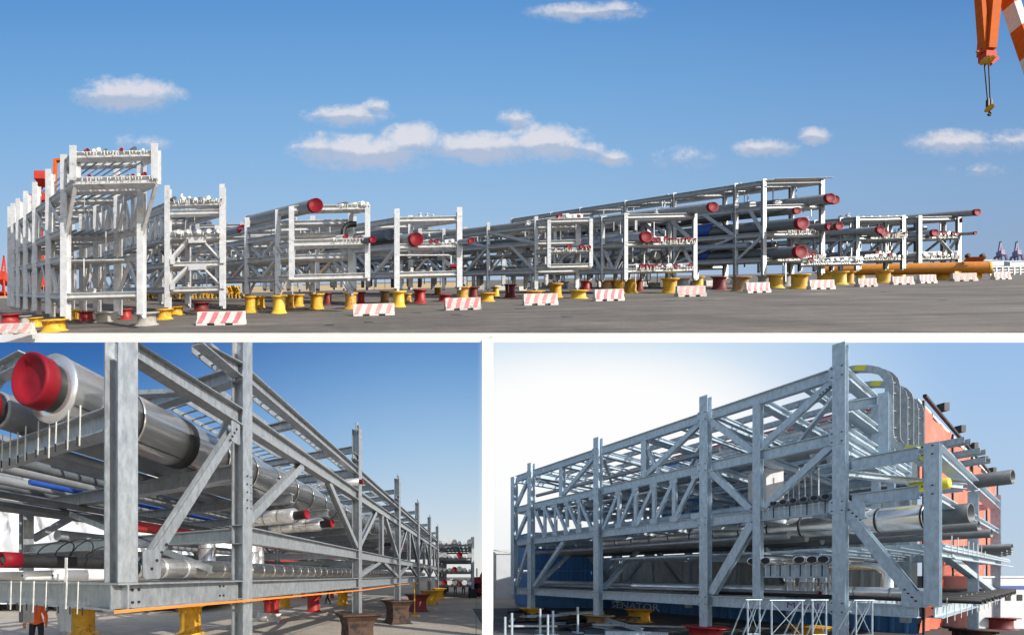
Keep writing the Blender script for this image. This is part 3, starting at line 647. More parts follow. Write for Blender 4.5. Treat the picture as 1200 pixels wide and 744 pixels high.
for i, (px, yt, yb, wp, k) in enumerate(PED):
    z = zg(px, yb); b = pedestal_mesh((yb-yt)*z/F0, wp, z); x = (px-CX)/F0*z
    base = D(x, z, .004)
    b.map(lambda p: base+V((p.x, p.y, p.z+DS*p.y+DA*p.x)))
    o = b.build('pedestal', PK[k][0] if k != 'y' else ['yellow_far','yellow_worn','yellow_clean','yellow_far'][(i*7) % 4], None, base)
    under = ('the leftmost overhanging module' if px < 180 else 'the knee braced narrow module' if px < 270 else 'the module with the fat roof pipe' if px < 430 else 'the open two post module' if px < 560 else
             'the small hung frame module' if px < 700 else 'the red dotted grey module' if px < 830 else 'the tallest grey module' if px < 975 else 'the right end modules')
    rows = [q_ for q_ in PED if q_[4] == k]
    pl.setdefault((k, under), []).append((o, px))
ORD = ['first','second','third','fourth','fifth','sixth','seventh','eighth','ninth','tenth']
for (k, under), lst in pl.items():
    lst.sort(key=lambda q_: q_[1])
    for j, (o, px) in enumerate(lst):
        lab = f"{PK[k][1]} under {under}" if len(lst) == 1 else f"{PK[k][1]}, {ORD[j]} from left under {under}"
        tag(o, lab, 'pedestal', 'pedestals under the upper modules')
rng = random.Random(31)
for k in range(20):
    px = 566+k*15.5+rng.uniform(-4,4); yb = yv(px)+rng.uniform(14,17); z = zg(px, yb); q_ = z/F0; w_, h_ = rng.uniform(8,13)*q_, rng.uniform(5,8)*q_
    base = Dp(px, z, .01); b = MB(); b.prof((-w_/2,0,0),(w_/2,0,0), [(-.5,0),(.5,0),(.42,h_*.9),(.34,h_),(-.34,h_),(-.42,h_*.9)])
    b.map(lambda p: base+V((p.x, p.y, p.z+DS*p.y+DA*p.x)))
    tag(b.build('concrete_block', rng.choice(['concrete_grey','barrier_white','barrier_dirty']), None, base), 'pale concrete block behind the pedestals, '+(['first','second','third','fourth','fifth','sixth','seventh','eighth','ninth','tenth'][k]+' from the left' if k < 10 else ['tenth','ninth','eighth','seventh','sixth','fifth','fourth','third','second','first'][k-10]+' from the right'), 'concrete block', 'concrete blocks behind the pedestals')
# ------------------------------------------------------------------ striped traffic barriers
def barrier(i, px, yt, yb, wpx):
    z = zg(px, yb); hh = (yb-yt)*z/F0; L_ = wpx*z/F0; x = (px-CX)/F0*z
    base = D(x, z, .006)
    names = ['cut off at the left edge of the yard','below the narrow knee braced module','in front of the first yellow and red pedestals','in front of the open two post module','below the grey lattice module','left of the red dotted module front','below the red dotted module front',
             'before the tallest module front','right of the tallest module front','first beside the long orange pipe','second beside the long orange pipe','third beside the long orange pipe','under the end of the orange pipe','beyond the orange pipe by the white fence']
    t = thing('traffic_barrier', 'red and white concrete barrier '+names[i], 'barrier', base, 'striped barriers along the yard')
    pr = [(-.36,0),(.36,0),(.36,.22),(.19,.45),(.15,1),(-.15,1),(-.19,.45),(-.36,.22)]   # section: depth, height
    d_ = L_*.26
    def sec(b, x0, x1, pts, mi=0):
        n_ = len(pts); vs = [V((x0, a_*d_, h_*hh)) for a_, h_ in pts]+[V((x1, a_*d_, h_*hh)) for a_, h_ in pts]
        b.add(vs, [[k, (k+1) % n_, n_+(k+1) % n_, n_+k] for k in range(n_)]+[list(range(n_))[::-1], list(range(n_, 2*n_))], mi)
    yw = R([0,-3,2,4,-5,1,-2,5,-3,6,-7,3,-4,2][i]); cw, sw = math.cos(yw), math.sin(yw)
    def fx(b):
        def g_(p):
            x2, y2 = p.x*cw-p.y*sw, p.x*sw+p.y*cw; return base+V((x2, y2, p.z+DS*y2+DA*x2))
        return b.map(g_)
    b = MB(); a_ = L_/2
    up = [(p, max(h_, .16)) for p, h_ in pr]
    sec(b, -a_, a_, up)
    for x0, x1 in ((-a_, -a_*.55), (-a_*.22, a_*.22), (a_*.55, a_)): sec(b, x0, x1, [(-.36,0),(.36,0),(.36,.158),(-.36,.158)])
    fx(b).build('body', 'barrier_white' if i % 3 else 'barrier_dirty', t)
    # slanted painted bands, 3 mm proud of both faces
    for k in range(4):
        c_ = -a_*.78+k*a_*.5; w_ = a_*.22; sl = a_*.24
        for sgn in (-1, 1):
            b = MB(); e = -.02
            def xx(t_, s): return max(-a_+.01, min(a_-.01, c_+s*w_/2+sl*(t_-.5)))
            st = [(.36,.17),(.36,.22),(.19,.45),(.15,.985)]
            vs = []
            for dd, hh_ in st:
                for s in (-1, 1): vs.append(V((xx(hh_, s), sgn*(dd*d_+.02), hh_*hh)))
            b.add(vs, [[2*q_, 2*q_+1, 2*q_+3, 2*q_+2] for q_ in range(len(st)-1)])
            fx(b).build('painted_stripe', 'red_stripe' if i % 2 else 'red_faded', t)
for i, (px, yt, yb) in enumerate(BARX):
    barrier(i, px, yt, yb, [52,56,48,42,38,34,32,30,27,25,21,21,25,20][i])
# ------------------------------------------------------------------ long orange pipe on the ground
z = 103; t = thing('orange_pipe', 'very long fat orange pipe lying behind the pedestals at right', 'pipe', Dp(1100, z, 0))
A = P(1161, 313.5, z); B = P(960, 317, 121); r = 7.2*z/F0; SEC = (V((1.05,1,DS+1.05*DA)).normalized(), V((0,0,1)))
b = MB(); b.tube(B, A, r, 24, flat=SEC); b.build('pipe_barrel', 'orange_pipe', t)
b = MB(); d_ = (A-B).normalized(); b.ringed(A-d_*1.2, A+d_*2, [(.7,r*1.02),(1.22,r*1.02),(1.24,r*.9),(1.26,.001)], 24, flat=SEC); b.build('end_plate', 'yellow_far', t)
for px in (1146, 1122):
    b = MB(); p = P(px, 321, z*1.01); b.bar(p+V((0,0,-1.3)), p+V((0,0,.6)), .3, 8*z/F0, (1,0,0)); b.build('saddle', 'yellow_far', t)
t2 = thing('lifting_beam', 'bright orange lifting spreader lying on top of the orange pipe end', 'lifting beam', P(1146, 306, z))
b = MB(); b.bar(P(1131,304,z+2), P(1154,303.5,z-1.5), .12, 1.0); b.build('spreader_bar', 'orange_crane', t2)
for px in (1134, 1151):
    b = MB(); p = P(px, 301, z-.3); b.ringed(p+V((0,-.2,.3)), p+V((0,1,.3)), [(0,.01),(0,.55),(.4,.55),(.4,.01)], 12); b.build('sheave', 'rust', t2)
# ------------------------------------------------------------------ white fence at right, distant cranes
z = 150; t = thing('fence', 'white rail fence at the far right edge of the upper yard', 'fence', Dp(1180, z))
for k, px in enumerate(range(1160, 1300, 7)):
    b = MB(); b.bar(P(px, 323.5, z), P(px, 313, z), .42); b.build('post', 'white_paint', t)
for y in (313.3, 317, 320.2): part('rail', 'white_paint', t, 'bar', P(1156, y+.1, z+.1), P(1300, y-3.2, z+.1), .28)
b = MB(); b.bar(P(1157, 324, z-1), P(1300, 320.5, z-1), .1, .5); b.build('plinth', 'white_paint', t)
def far_crane(px, yb, yt, z, m, label, wpx=7.5):
    q = z/F0; t = thing('harbour_crane', label, 'crane', P(px, yb, z)); w_ = wpx*q; H = (yb-yt)*q; O = P(px, yb, z)
    for sx in (-1, 1):
        for sy in (-1, 1):
            b = MB(); b.bar(O+V((sx*w_*.5, sy*w_*.4, 0)), O+V((sx*w_*.3, sy*w_*.3, H*.42)), 1.2*q); b.build('leg', m, t)
    b = MB(); b.box(O+V((0,0,H*.12)), (w_*1.05, w_*.8, 1.1*q)); b.box(O+V((0,0,H*.42)), (w_*.8, w_*.7, H*.05)); b.build('portal', m, t)
    b = MB(); b.box(O+V((w_*.05,0,H*.53)), (w_*.55, w_*.5, H*.16)); b.build('machine_house', m, t)
    b = MB(); top = O+V((w_*.05,0,H))
    for s_ in (-1, 1): b.bar(O+V((w_*.2*s_,0,H*.6)), top, 1.1*q)
    for k in range(5):
        f = k/5; b.bar(O+V((w_*.2*(1-f),0,H*(.6+.4*f))), O+V((-w_*.2*(1-f-.2),0,H*(.6+.4*(f+.2)))), .7*q)
    b.build('jib', m, t)
far_crane(1172, 312, 283, 420, 'purple_crane', 'hazy purple crane on the horizon, left one of the right hand pair')
far_crane(1191, 312, 283, 420, 'purple_crane', 'hazy purple crane on the horizon, right one of the right hand pair')
far_crane(4, 352, 300, 200, 'red_steel', 'small red lattice harbour crane at the far left horizon', 14)
# low far sheds along the right horizon
for i, (px, wp, hp, m) in enumerate(((1150,22,6,'wall_grey'),(1182,26,5,'wall_white'),(1130,18,5,'wall_grey'))):
    z = 300+i*12; b = MB(); q = z/F0; c_ = P(px, 312, z); b.box((c_.x, c_.y, c_.z+hp*q/2), (wp*q, 12, hp*q)); b.prof((c_.x-wp*q/2,c_.y,c_.z+hp*q), (c_.x+wp*q/2,c_.y,c_.z+hp*q), [(-6.3,0),(6.3,0),(0,1.3*q)])
    cc_ = c_; b.map(lambda p: V((p.x, p.y, p.z+DS*(p.y-cc_.y)+DA*(p.x-cc_.x))))
    tag(b.build('shed', m), ['grey distant shed right of the orange pipe','low white distant shed behind the white fence','small grey distant shed above the orange pipe end'][i], 'shed')
# ------------------------------------------------------------------ red portal crane behind the leftmost module
z = 95; q = z/F0; t = thing('portal_crane', 'red portal crane standing behind the leftmost white module', 'crane', Dp(60, z))
def seg(nm, a_, b_, w_, m='red_steel'): part(nm, m, t, 'bar', P(*a_, z), P(*b_, z), w_*q)
seg('leg', (64,338), (65,262), 9); seg('leg', (41,338), (48,250), 5); seg('brace', (52,338), (46,285), 5)
seg('sill_beam', (30,337), (76,333), 9); seg('portal_beam', (36,236), (75,232), 8); seg('boom', (36,245), (52,206), 4)
b = MB(); b.box(P(50, 210, z-1), (12*q, 10*q, 9*q)); b.build('machine_house', 'red_steel', t)
seg('mast', (64,222), (65,188), 3, 'orange_crane'); seg('jib', (63,189), (76,187), 2.5, 'orange_crane')
for k, (px, py) in enumerate(((386,381),(432,377.5),(488,366.5),(535,369),(610,362),(664,371),(786,352.5),(825,352),(905,347),(1040,342),(1108,352))):
    z_ = zg(px, py); b = MB(); w_ = 4.5*z_/F0*1.2; o_ = Dp(px, z_, .012)
    b.prof((-w_,0,0),(w_,0,0), [(-.28,-.008),(.28,-.008),(.28,.01),(-.28,.01)]); b.map(lambda p: o_+V((p.x, p.y, p.z+DS*p.y+DA*p.x)))
    tag(b.build('drain_cover', 'dark_metal', None, o_), 'dark drain cover let into the asphalt, number '[:-9].rstrip(', ')+' '+['leftmost','second from left','third from left','fourth from left','fifth from left','sixth from left','sixth from right','fifth from right','fourth from right','third from right','second from right'][k], 'drain cover', 'drain covers in the asphalt')
# yellow racks of pipe trestles in the middle distance
t_i = 0
for k in range(34):
    px = 136+k*4.6+random.uniform(-1,1); yb = yv(px)+random.uniform(16.5,19); z = zg(px, yb)
    if 262 < px < 268: continue
    b = MB(); q = z/F0; o_ = Dp(px, z); w_ = 4.2*q; h_ = random.uniform(9,11)*q
    for s_ in (-1, 1): b.bar(o_+V((s_*w_*.5,0,0)), o_+V((s_*w_*.36,0,h_*.6)), .9*q)
    b.bar(o_+V((-w_*.6,0,h_*.6)), o_+V((w_*.6,0,h_*.6)), 1.5*q)
    for s_ in (-1, 1): b.ringed(o_+V((s_*w_*.28,-1.5,h_*.82)), o_+V((s_*w_*.28,0,h_*.82)), [(0,.01),(0,1.2*q),(3,1.2*q),(3,.01)], 8)
    tag(b.build('pipe_trestle', 'yellow_far', None, o_), 'small yellow trestle in the row behind the narrow braced module', 'trestle', 'yellow trestles in the distance')
# ------------------------------------------------------------------ orange slewing crane, top right
z = 90; q = z/F0
t = thing('crane_boom', 'orange crane boom head hanging into the sky at top right', 'crane', P(1156, 68, z))
def lat(p0, p1, w0, w1, m, nm):
    part(nm, m, t, 'prof', P(*p0, z), P(*p1, z), [(-w0*q/2,-w0*q/2),(w0*q/2,-w0*q/2),(w0*q/2,w0*q/2),(-w0*q/2,w0*q/2)], (0,1,0))
b = MB()
def taper(b, p0, p1, w0, w1, mi=0):
    A, B = P(*p0, z), P(*p1, z); A, B, r_, u_ = b.axes(A, B, (0,1,0)); c4 = [(-1,-1),(1,-1),(1,1),(-1,1)]
    b.add([A+(r_*x+u_*y)*w0*q/2 for x, y in c4]+[B+(r_*x+u_*y)*w1*q/2 for x, y in c4], [[0,1,5,4],[1,2,6,5],[2,3,7,6],[3,0,4,7],[3,2,1,0],[4,5,6,7]], mi)
taper(b, (1166,-60), (1156,62), 11, 9); b.build('main_chord', 'orange_crane', t)
b = MB(); taper(b, (1144,-60), (1153,62), 5, 5); b.build('side_chord', 'orange_crane', t)
b = MB()
for k in range(12):
    y0 = -55+k*9; b.bar(P(1145+k*.68, y0, z), P(1163-k*.72, y0+2, z), .6*q); b.bar(P(1157-k*.2, y0, z), P(1157-k*.2, y0+9, z), .5*q)
b.build('lacing', 'dark_metal', t)
b = MB(); b.box(P(1157, 67, z), (12*q, 6*q, 8*q)); b.bar(P(1152,62,z), P(1144,61,z), .9*q); b.bar(P(1144,61,z), P(1152,57,z), .8*q); b.bar(P(1160,75,z), P(1168,68,z), 2.2*q, 5*q)
b.build('boom_head', 'red_steel', t)
for sx in (-1, 1):
    b = MB(); b.ringed(P(1157+sx*2.5, 71, z-3*q), P(1157+sx*2.5, 71, z), [(0,.01),(0,3.5*q),(1.2*q,3.5*q),(1.2*q,.01)], 14); b.build('sheave', 'yellow_paint', t)
b = MB(); b.tube(P(1153.5,74,z), P(1157.5,120,z), .45*q, 6); b.build('hoist_rope', 'dark_metal', t)
b = MB(); b.tube(P(1158.5,74,z), P(1160.5,120,z), .45*q, 6); b.build('hoist_rope', 'dark_metal', t)
t = thing('hook_block', 'small black and yellow hook block hanging from the orange boom', 'hook', P(1159.5, 127, z))
for px in (1157.6, 1161):
    b = MB(); b.bar(P(px,117,z), P(px,125,z), 1.9*q); b.build('rope_socket', 'dark_metal', t)
b = MB(); b.ringed(P(1159.5,127,z-1.5*q), P(1159.5,127,z), [(0,.01),(0,3.2*q),(3*q,3.2*q),(3*q,.01)], 14); b.build('block', 'yellow_paint', t)
b = MB(); b.path([P(1159.5,129.5,z), P(1159.5,132,z), P(1161.4,133.4,z), P(1160.8,135.3,z), P(1158.8,135.2,z), P(1157.6,133.6,z)], .8*q, 8); b.build('hook', 'dark_metal', t)
t = thing('striped_boom', 'orange and white banded lattice boom crossing the top right corner', 'crane', P(1195, 50, z))
y_ = -60; cs_ = ['orange_crane','barrier_white']; brk = [-60,7,33,66,100]
for k in range(4):
    f = lambda y: 1184+(y-3)*.34
    b = MB(); taper(b, (f(brk[k]), brk[k]), (f(brk[k+1]), brk[k+1]), 8, 8); b.build('boom_band', cs_[k % 2], t)

# ================================================================== helpers for text and people
def text_mesh(txt, size, name, m, parent, origin, xdir, ydir, depth=.004, squash=1):
    cu = bpy.data.curves.new(name, 'FONT'); cu.body = txt; cu.size = size; cu.extrude = depth; cu.resolution_u = 3
    to = bpy.data.objects.new(name, cu); COL.objects.link(to)
    bpy.context.view_layer.update()
    me = bpy.data.meshes.new_from_object(to.evaluated_get(bpy.context.evaluated_depsgraph_get()))
    COL.objects.unlink(to); bpy.data.objects.remove(to); bpy.data.curves.remove(cu)
    xd, yd = V(xdir).normalized(), V(ydir).normalized(); nd = xd.cross(yd)
    base = V(parent['base']) if parent is not None else V(origin)
    for v in me.vertices: v.co = V(origin)+xd*v.co.x*squash+yd*v.co.y+nd*v.co.z-base
    me.materials.clear(); me.materials.append(MATS[m]); me.update()
    o = bpy.data.objects.new(name, me); COL.objects.link(o); o['base'] = tuple(base)
    if parent is not None: o.parent = parent
    else: o.location = base
    return o
def person(loc, face, label, pose='stand', top='hi_vis', legs='dark_cloth', hat='helmet', bend=0.):
    """one continuous skinned body, clothed by material zones; face = yaw in degrees"""
    J = {'pel':(0,0,.95),'spi':(0,0,1.15),'che':(0,.0,1.36),'nek':(0,0,1.50),'hd1':(0,.015,1.58),'hd2':(0,.03,1.68),
         'lsh':(-.19,0,1.42),'rsh':(.19,0,1.42),'lel':(-.25,.02,1.15),'rel':(.25,.02,1.15),'lwr':(-.25,.14,.93),'rwr':(.25,.14,.93),'lhd':(-.245,.18,.86),'rhd':(.245,.18,.86),
         'lhp':(-.095,0,.90),'rhp':(.095,0,.90),'lkn':(-.11,.03,.50),'rkn':(.11,.03,.50),'lan':(-.11,-.02,.09),'ran':(.11,-.02,.09),'lto':(-.12,.13,.04),'rto':(.12,.13,.04)}
    if pose == 'walk':
        J.update({'lkn':(-.11,.20,.52),'lan':(-.11,.28,.10),'lto':(-.12,.43,.06),'rkn':(.11,-.04,.50),'ran':(.11,-.30,.13),'rto':(.12,-.17,.04),'lwr':(-.25,-.10,.95),'lhd':(-.25,-.13,.88),'lel':(-.26,-.10,1.17),'rwr':(.25,.24,.98),'rhd':(.25,.30,.93)})
    Rr = {'pel':.145,'spi':.135,'che':.155,'nek':.06,'hd1':.082,'hd2':.092,'lsh':.075,'rsh':.075,'lel':.052,'rel':.052,'lwr':.036,'rwr':.036,'lhd':.034,'rhd':.034,
          'lhp':.098,'rhp':.098,'lkn':.068,'rkn':.068,'lan':.048,'ran':.048,'lto':.045,'rto':.045}
    E = [('pel','spi'),('spi','che'),('che','nek'),('nek','hd1'),('hd1','hd2'),('che','lsh'),('lsh','lel'),('lel','lwr'),('lwr','lhd'),('che','rsh'),('rsh','rel'),('rel','rwr'),('rwr','rhd'),
         ('pel','lhp'),('lhp','lkn'),('lkn','lan'),('lan','lto'),('pel','rhp'),('rhp','rkn'),('rkn','ran'),('ran','rto')]
    if bend:
        for k in J:
            x, y, z = J[k]
            if k in ('spi','che','nek','hd1','hd2','lsh','rsh','lel','rel','lwr','rwr','lhd','rhd'):
                a = R(bend); dz = z-.95; J[k] = (x, y*math.cos(a)+dz*math.sin(a)-.0, .95+dz*math.cos(a)-y*math.sin(a))
    ks = list(J); me = bpy.data.meshes.new('body'); me.from_pydata([J[k] for k in ks], [(ks.index(a), ks.index(b)) for a, b in E], [])
    o = bpy.data.objects.new('body', me); COL.objects.link(o)
    sm = o.modifiers.new('s', 'SKIN'); sm.use_smooth_shade = True; o.modifiers.new('u', 'SUBSURF').levels = 1
    for i, k in enumerate(ks): me.skin_vertices[0].data[i].radius = (Rr[k], Rr[k]*(.78 if k in ('pel','spi','che') else 1)); me.skin_vertices[0].data[i].use_root = k == 'pel'
    bpy.context.view_layer.update()
    m2 = bpy.data.meshes.new_from_object(o.evaluated_get(bpy.context.evaluated_depsgraph_get()))
    bpy.data.objects.remove(o)
    for nm in (top, legs, 'skin', 'tyre'): m2.materials.append(MATS[nm])
    hz = V(J['nek']); a = R(bend)
    for p in m2.polygons:
        c = p.center; dz = (c.z-.95)*math.cos(a)+c.y*math.sin(a)
        up = dz+.95
        p.material_index = 2 if up > 1.53 else (0 if up > .93 else 1)
        if abs(c.x) > .2 and (c-V(J['lhd'])).length < .09 or (c-V(J['rhd'])).length < .09: p.material_index = 2
        if c.z < .08: p.material_index = 3
        p.use_smooth = True
    t = thing('person', label, 'person', loc)
    ob = bpy.data.objects.new('body', m2); COL.objects.link(ob); ob.parent = t
    ang = R(face)
    ob['base'] = tuple(loc)
    b = MB(); h2 = V(J['hd2']); up = (h2-V(J['nek'])).normalized()
    b.ringed(h2+up*-.0, h2+up*.2, [(0,.125),(.012,.118),(.05,.112),(.09,.085),(.115,.03),(.118,.001)], 12)
    me3 = bpy.data.meshes.new('helmet'); me3.from_pydata(b.v, [], b.f); me3.materials.append(MATS[hat])
    hh = bpy.data.objects.new('helmet', me3); COL.objects.link(hh); hh.parent = t
    t.rotation_euler = (0, 0, ang); return t
def bolts(parent, pts, n, r=.016):
    b = MB(); n = V(n).normalized()
    for p in pts: b.tube(V(p), V(p)+n*.014, r, 6)
    b.build('bolts', 'dark_metal', parent, kind='stuff')
def plate(parent, c, xd, zd, w_, h_, n, m, t_=.014, name='gusset_plate', cut=.3):
    """flat bolted plate with clipped corners"""
    c, xd, zd, n = V(c), V(xd).normalized(), V(zd).normalized(), V(n).normalized(); a, b_ = w_/2, h_/2
    k = cut*min(a, b_); o2 = [(-a,-b_+k),(-a+k,-b_),(a-k,-b_),(a,-b_+k),(a,b_-k),(a-k,b_),(-a+k,b_),(-a,b_-k)]
    b = MB(); q = len(o2); vs = [c+xd*x+zd*y for x, y in o2]+[c+xd*x+zd*y+n*t_ for x, y in o2]
    b.add(vs, [[i, (i+1) % q, q+(i+1) % q, q+i] for i in range(q)]+[list(range(q))[::-1], list(range(q, 2*q))]); return b.build(name, m, parent)
def clad_pipe(parent, A, B, r, n_sec, m='cladding', seg=24, name='insulated_pipe', core='black_rubber', core_r=.72, stub=(0,0), cap=None, cap_m='red_cap', band=None, band_m='black_rubber', seam=False):
    """insulated pipe: dark core part, one sheet metal sleeve per length as sub-parts"""
    A, B = V(A), V(B); d = (B-A).normalized(); L_ = (B-A).length
    b = MB(); b.tube(A-d*stub[0], B+d*stub[1], r*core_r, seg); o = b.build(name, core, parent)
    for i in range(n_sec):
        t0, t1 = L_*i/n_sec, L_*(i+1)/n_sec; e = .004
        b = MB(); l_ = t1-t0
        pr = [(0,r*core_r*.98),(0,r*1.012),(min(.03,l_*.1),r*1.012),(min(.034,l_*.11),r),(l_-.026,r),(l_-.022,r*.93),(l_-.002,r*.93),(l_-.001,r*core_r*.98)]
        b.ringed(A+d*t0, A+d*t1, pr, seg)
        b.build('cladding_sleeve', m, o)
        if seam:
            b = MB(); b.ringed(A+d*(t1-.03), B, [(0,r*.99),(0,r*1.016),(.022,r*1.016),(.022,r*.99)], seg)
            x_ = d.cross(V((0,0,1))).normalized(); a_ = R(35+20*(i % 3)); n_ = x_*math.cos(a_)-V((0,0,1))*math.sin(a_)
            b.bar(A+d*(t0+.04)+n_*r*1.002, A+d*(t1-.03)+n_*r*1.002, .012, .006, n_); b.build('lap_seam', 'dark_metal', o)
    if band is not None:
        b = MB(); b.ringed(A+d*band, B, [(0,r*.9),(0,r*1.03),(r*.5,r*1.03),(r*.5,r*.9)], seg); b.build('insulation_band', band_m, o)
    for s_, st, E in ((-1, stub[0], A), (1, stub[1], B)):
        if cap and cap[0 if s_ < 0 else 1] and st:
            rc = r*core_r; Q = E+d*s_*st; b = MB()
            b.ringed(Q-d*s_*rc*.30, Q+d*s_*rc*.28, [(0,rc*1.02),(.01,rc*1.10),(rc*.5,rc*1.10),(rc*.56,rc*1.07),(rc*.58,rc*.97),(rc*.36,rc*.86),(rc*.33,rc*.3),(rc*.36,.001)], seg); b.build('end_cap', cap_m, o)
    return o

# ================================================================== LOWER LEFT: big rack seen from its corner
LX, TX = .3295, -1.92
def BL(s, d, h): return V((-2.544+LX*s+TX*d, 4.1+s+d, h))
Ld = V((LX,1,0)).normalized(); Td = V((TX,1,0)).normalized(); Nd = V((Ld.y,-Ld.x,0))      # Nd points out of the long side
ZS = [0, 2.1, 8.0, 14.1, 20.1, 26.1, 31.9]; DW = 3.4
H0, HM, H2, H3, H4, HT = 2.07, 2.97, 4.0, 4.86, 5.62, 7.0
G = 'galvanised'
bl = thing('pipe_rack_module', 'large galvanised pipe rack filling the lower left yard, big clad pipe on top', 'pipe rack', BL(10, 1.7, 1.1))
PW = .29
def bpost(s, d, h0, h1, w_=PW): part('post', G, bl, 'ibeam', BL(s,d,h0), BL(s,d,h1), w_*.88, w_*.74, Td, .022)
def bbeam(a_, b_, h=.28, w_=.2, name='beam', t_=.02): part(name, G, bl, 'ibeam', BL(*a_), BL(*b_), h, w_, (0,0,1), t_)
for i, s_ in enumerate(ZS):
    tops = {0: 5.0, 1: 6.3}.get(i, HT)
    bpost(s_, 0, 2.225 if i == 0 else 1.1, tops); bpost(s_, DW, 2.225 if i == 0 else 1.1, min(HT, tops+.9) if i else 6.2)
    e = .17/2.16
    for h, hh in ((H0,.30),(H2,.26),(H4,.24),(HM,.22)):
        if i == 0 and h == H4: continue
        if h == HM and i == 0: continue
        bbeam((s_, e if i or h != H0 else -.06, h), (s_, DW-e, h), hh, .2, 'cross_beam')
    for h in (H4+.5,):
        if i > 1: bbeam((s_, e, h+.25), (s_, DW-e, h+.25), .2, .16, 'cross_beam')
e = .11
for i in range(6):
    a_, b_ = ZS[i], ZS[i+1]
    for d_ in (0, DW):
        if i == 0:
            bbeam((-.12 if d_ == 0 else a_, d_, H0), (b_-e, d_, H0), .30, .22, 'long_beam'); bbeam((.12 if d_ == 0 else a_+e, d_, H3), (b_-e, d_, H3), .28, .2, 'long_beam')
            if d_ == 0: bbeam((1.12, d_, H4), (b_-e, d_, H4), .24, .2, 'long_beam')
        else:
            for h, hh in ((H0,.30),(HM,.28),(H3,.30),(H4,.22)): bbeam((a_+e, d_, h), (b_-e, d_, h), hh, .2, 'long_beam')
    if i:
        m_ = (a_+b_)/2
        for d_ in (0, DW):
            part('brace', G, bl, 'ibeam', BL(a_+e, d_, HM+.25), BL(m_-.9, d_, H3-.16), .15, .15, Nd)
            part('brace', G, bl, 'ibeam', BL(m_+.6, d_, H3-.16), BL(b_-e, d_, HM+.25), .15, .15, Nd)
            if i > 1:
                part('brace', G, bl, 'ibeam', BL(a_+e, d_, H0+.2), BL(m_-.3, d_, HM-.14), .13, .13, Nd)
                part('brace', G, bl, 'ibeam', BL(m_+.3, d_, HM-.14), BL(b_-e, d_, H0+.2), .13, .13, Nd)
        if i > 1: part('strut', G, bl, 'ibeam', BL(m_, 0, HM+.15), BL(m_, 0, H3-.16), .16, .16, Td)
    # intermediate joists on the roof and at pipe level
    for k in range(1, 3):
        sm_ = a_+(b_-a_)*k/3
        if i: bbeam((sm_, .06, H4), (sm_, DW-.06, H4), .18, .14, 'joist'); bbeam((sm_, .08, H2), (sm_, DW-.08, H2), .2, .16, 'joist')
    # roof plan bracing
    if i: part('brace', G, bl, 'angle', BL(a_+.2, .1, H4-.05), BL(b_-.2, DW-.1, H4-.05), .1)
part('brace', G, bl, 'ibeam', BL(.30, 0, 2.42), BL(1.85, 0, 4.58), .125, .125, Nd, .012)
part('brace', G, bl, 'angle', BL(2.1, .3, 2.4), BL(2.1, 2.4, 3.7), .12)
part('brace', G, bl, 'angle', BL(0, 2.4, H2+.2), BL(0, 1.25, 5.3), .12); part('brace', G, bl, 'angle', BL(0, DW-.3, H4), BL(2.1, .3, H4-.1), .14)
part('beam', G, bl, 'ibeam', BL(0, 1.0, 5.22), BL(0, 3.3, 5.35), .2, .16)
plate(bl, BL(.32, 0, 2.43)+Nd*.065, Ld, (0,0,1), .26, .34, Nd, G, cut=.25); plate(bl, BL(1.84, 0, 4.55)+Nd*.065, Ld, (0,0,1), .22, .34, Nd, G, cut=.25)
bolts(bl, [BL(.31+.07*k, 0, 2.38+.1*k)+Nd*.079 for k in range(4)]+[BL(1.70+.05*k, 0, 4.38+.075*k)+Nd*.079 for k in range(4)], Nd, .018)
bolts(bl, [BL(2.1+dx, 0, 3.4+.13*k)+Nd*.128 for k in range(5) for dx in (-.04,.05)], Nd, .013)
bolts(bl, [BL(a_, 0, H0+dz)+Nd*.012 for a_ in (.12, .2, 1.55, 1.63) for dz in (-.07,.07)], Nd, .016)
for i in range(1, 7):                           # end plates and stiffeners of the joints
    for h in (H0, HM, H3, H4):
        for dz in (-.15, .15):
            b = MB(); c_ = BL(ZS[i], 0, h+dz); b.bar(c_-Ld*.106, c_+Ld*.106, .22, .014, (0,0,1)); b.build('stiffener', G, bl)
# cap plates with a lifting hole at the tall post heads
for i in range(2, 7):
    plate(bl, BL(ZS[i], 0, HT+.03)+Nd*.0, Ld, (0,0,1), .30, .36, Nd, G, .03, 'lifting_plate'); bolts(bl, [BL(ZS[i], 0, HT+.08)+Nd*.032], Nd, .06)
    for sg in (-1, 1):
        bbeam((ZS[i]+.2*sg-.2, .0, H4+.42), (ZS[i]+.2*sg+.2, 0, H4+.42), .2, .14, 'bracket') if sg < 0 else None
# cable ladders
def ladder(root, A, B, w_, side, m, step=.3, rail=.1, name='cable_ladder'):
    A, B, side = V(A), V(B), V(side).normalized(); b = MB(); L_ = (B-A).length; d = (B-A).normalized()
    for q_ in (-1, 1): b.bar(A+side*w_/2*q_, B+side*w_/2*q_, .022, rail)
    o = b.build(name, m, root)
    b = MB(); n_ = int(L_/step)
    for k in range(n_):
        p = A+d*(k+.5)*L_/n_; b.bar(p-side*w_/2, p+side*w_/2, .045, .025)
    b.build('rungs', m, o, kind='stuff'); return o
ladder(bl, BL(1.55, .18, 5.86), BL(31.9, .18, 5.86), .42, Td, G)
ladder(bl, BL(2.2, .62, 5.86), BL(31.9, .62, 5.86), .60, Td, G)
ladder(bl, BL(2.6, 1.05, 5.86), BL(31.9, 1.05, 5.86), .55, Td, G)
ladder(bl, BL(.7, .95, 5.0), BL(2.2, .95, 5.02), .6, Td, G, .28)
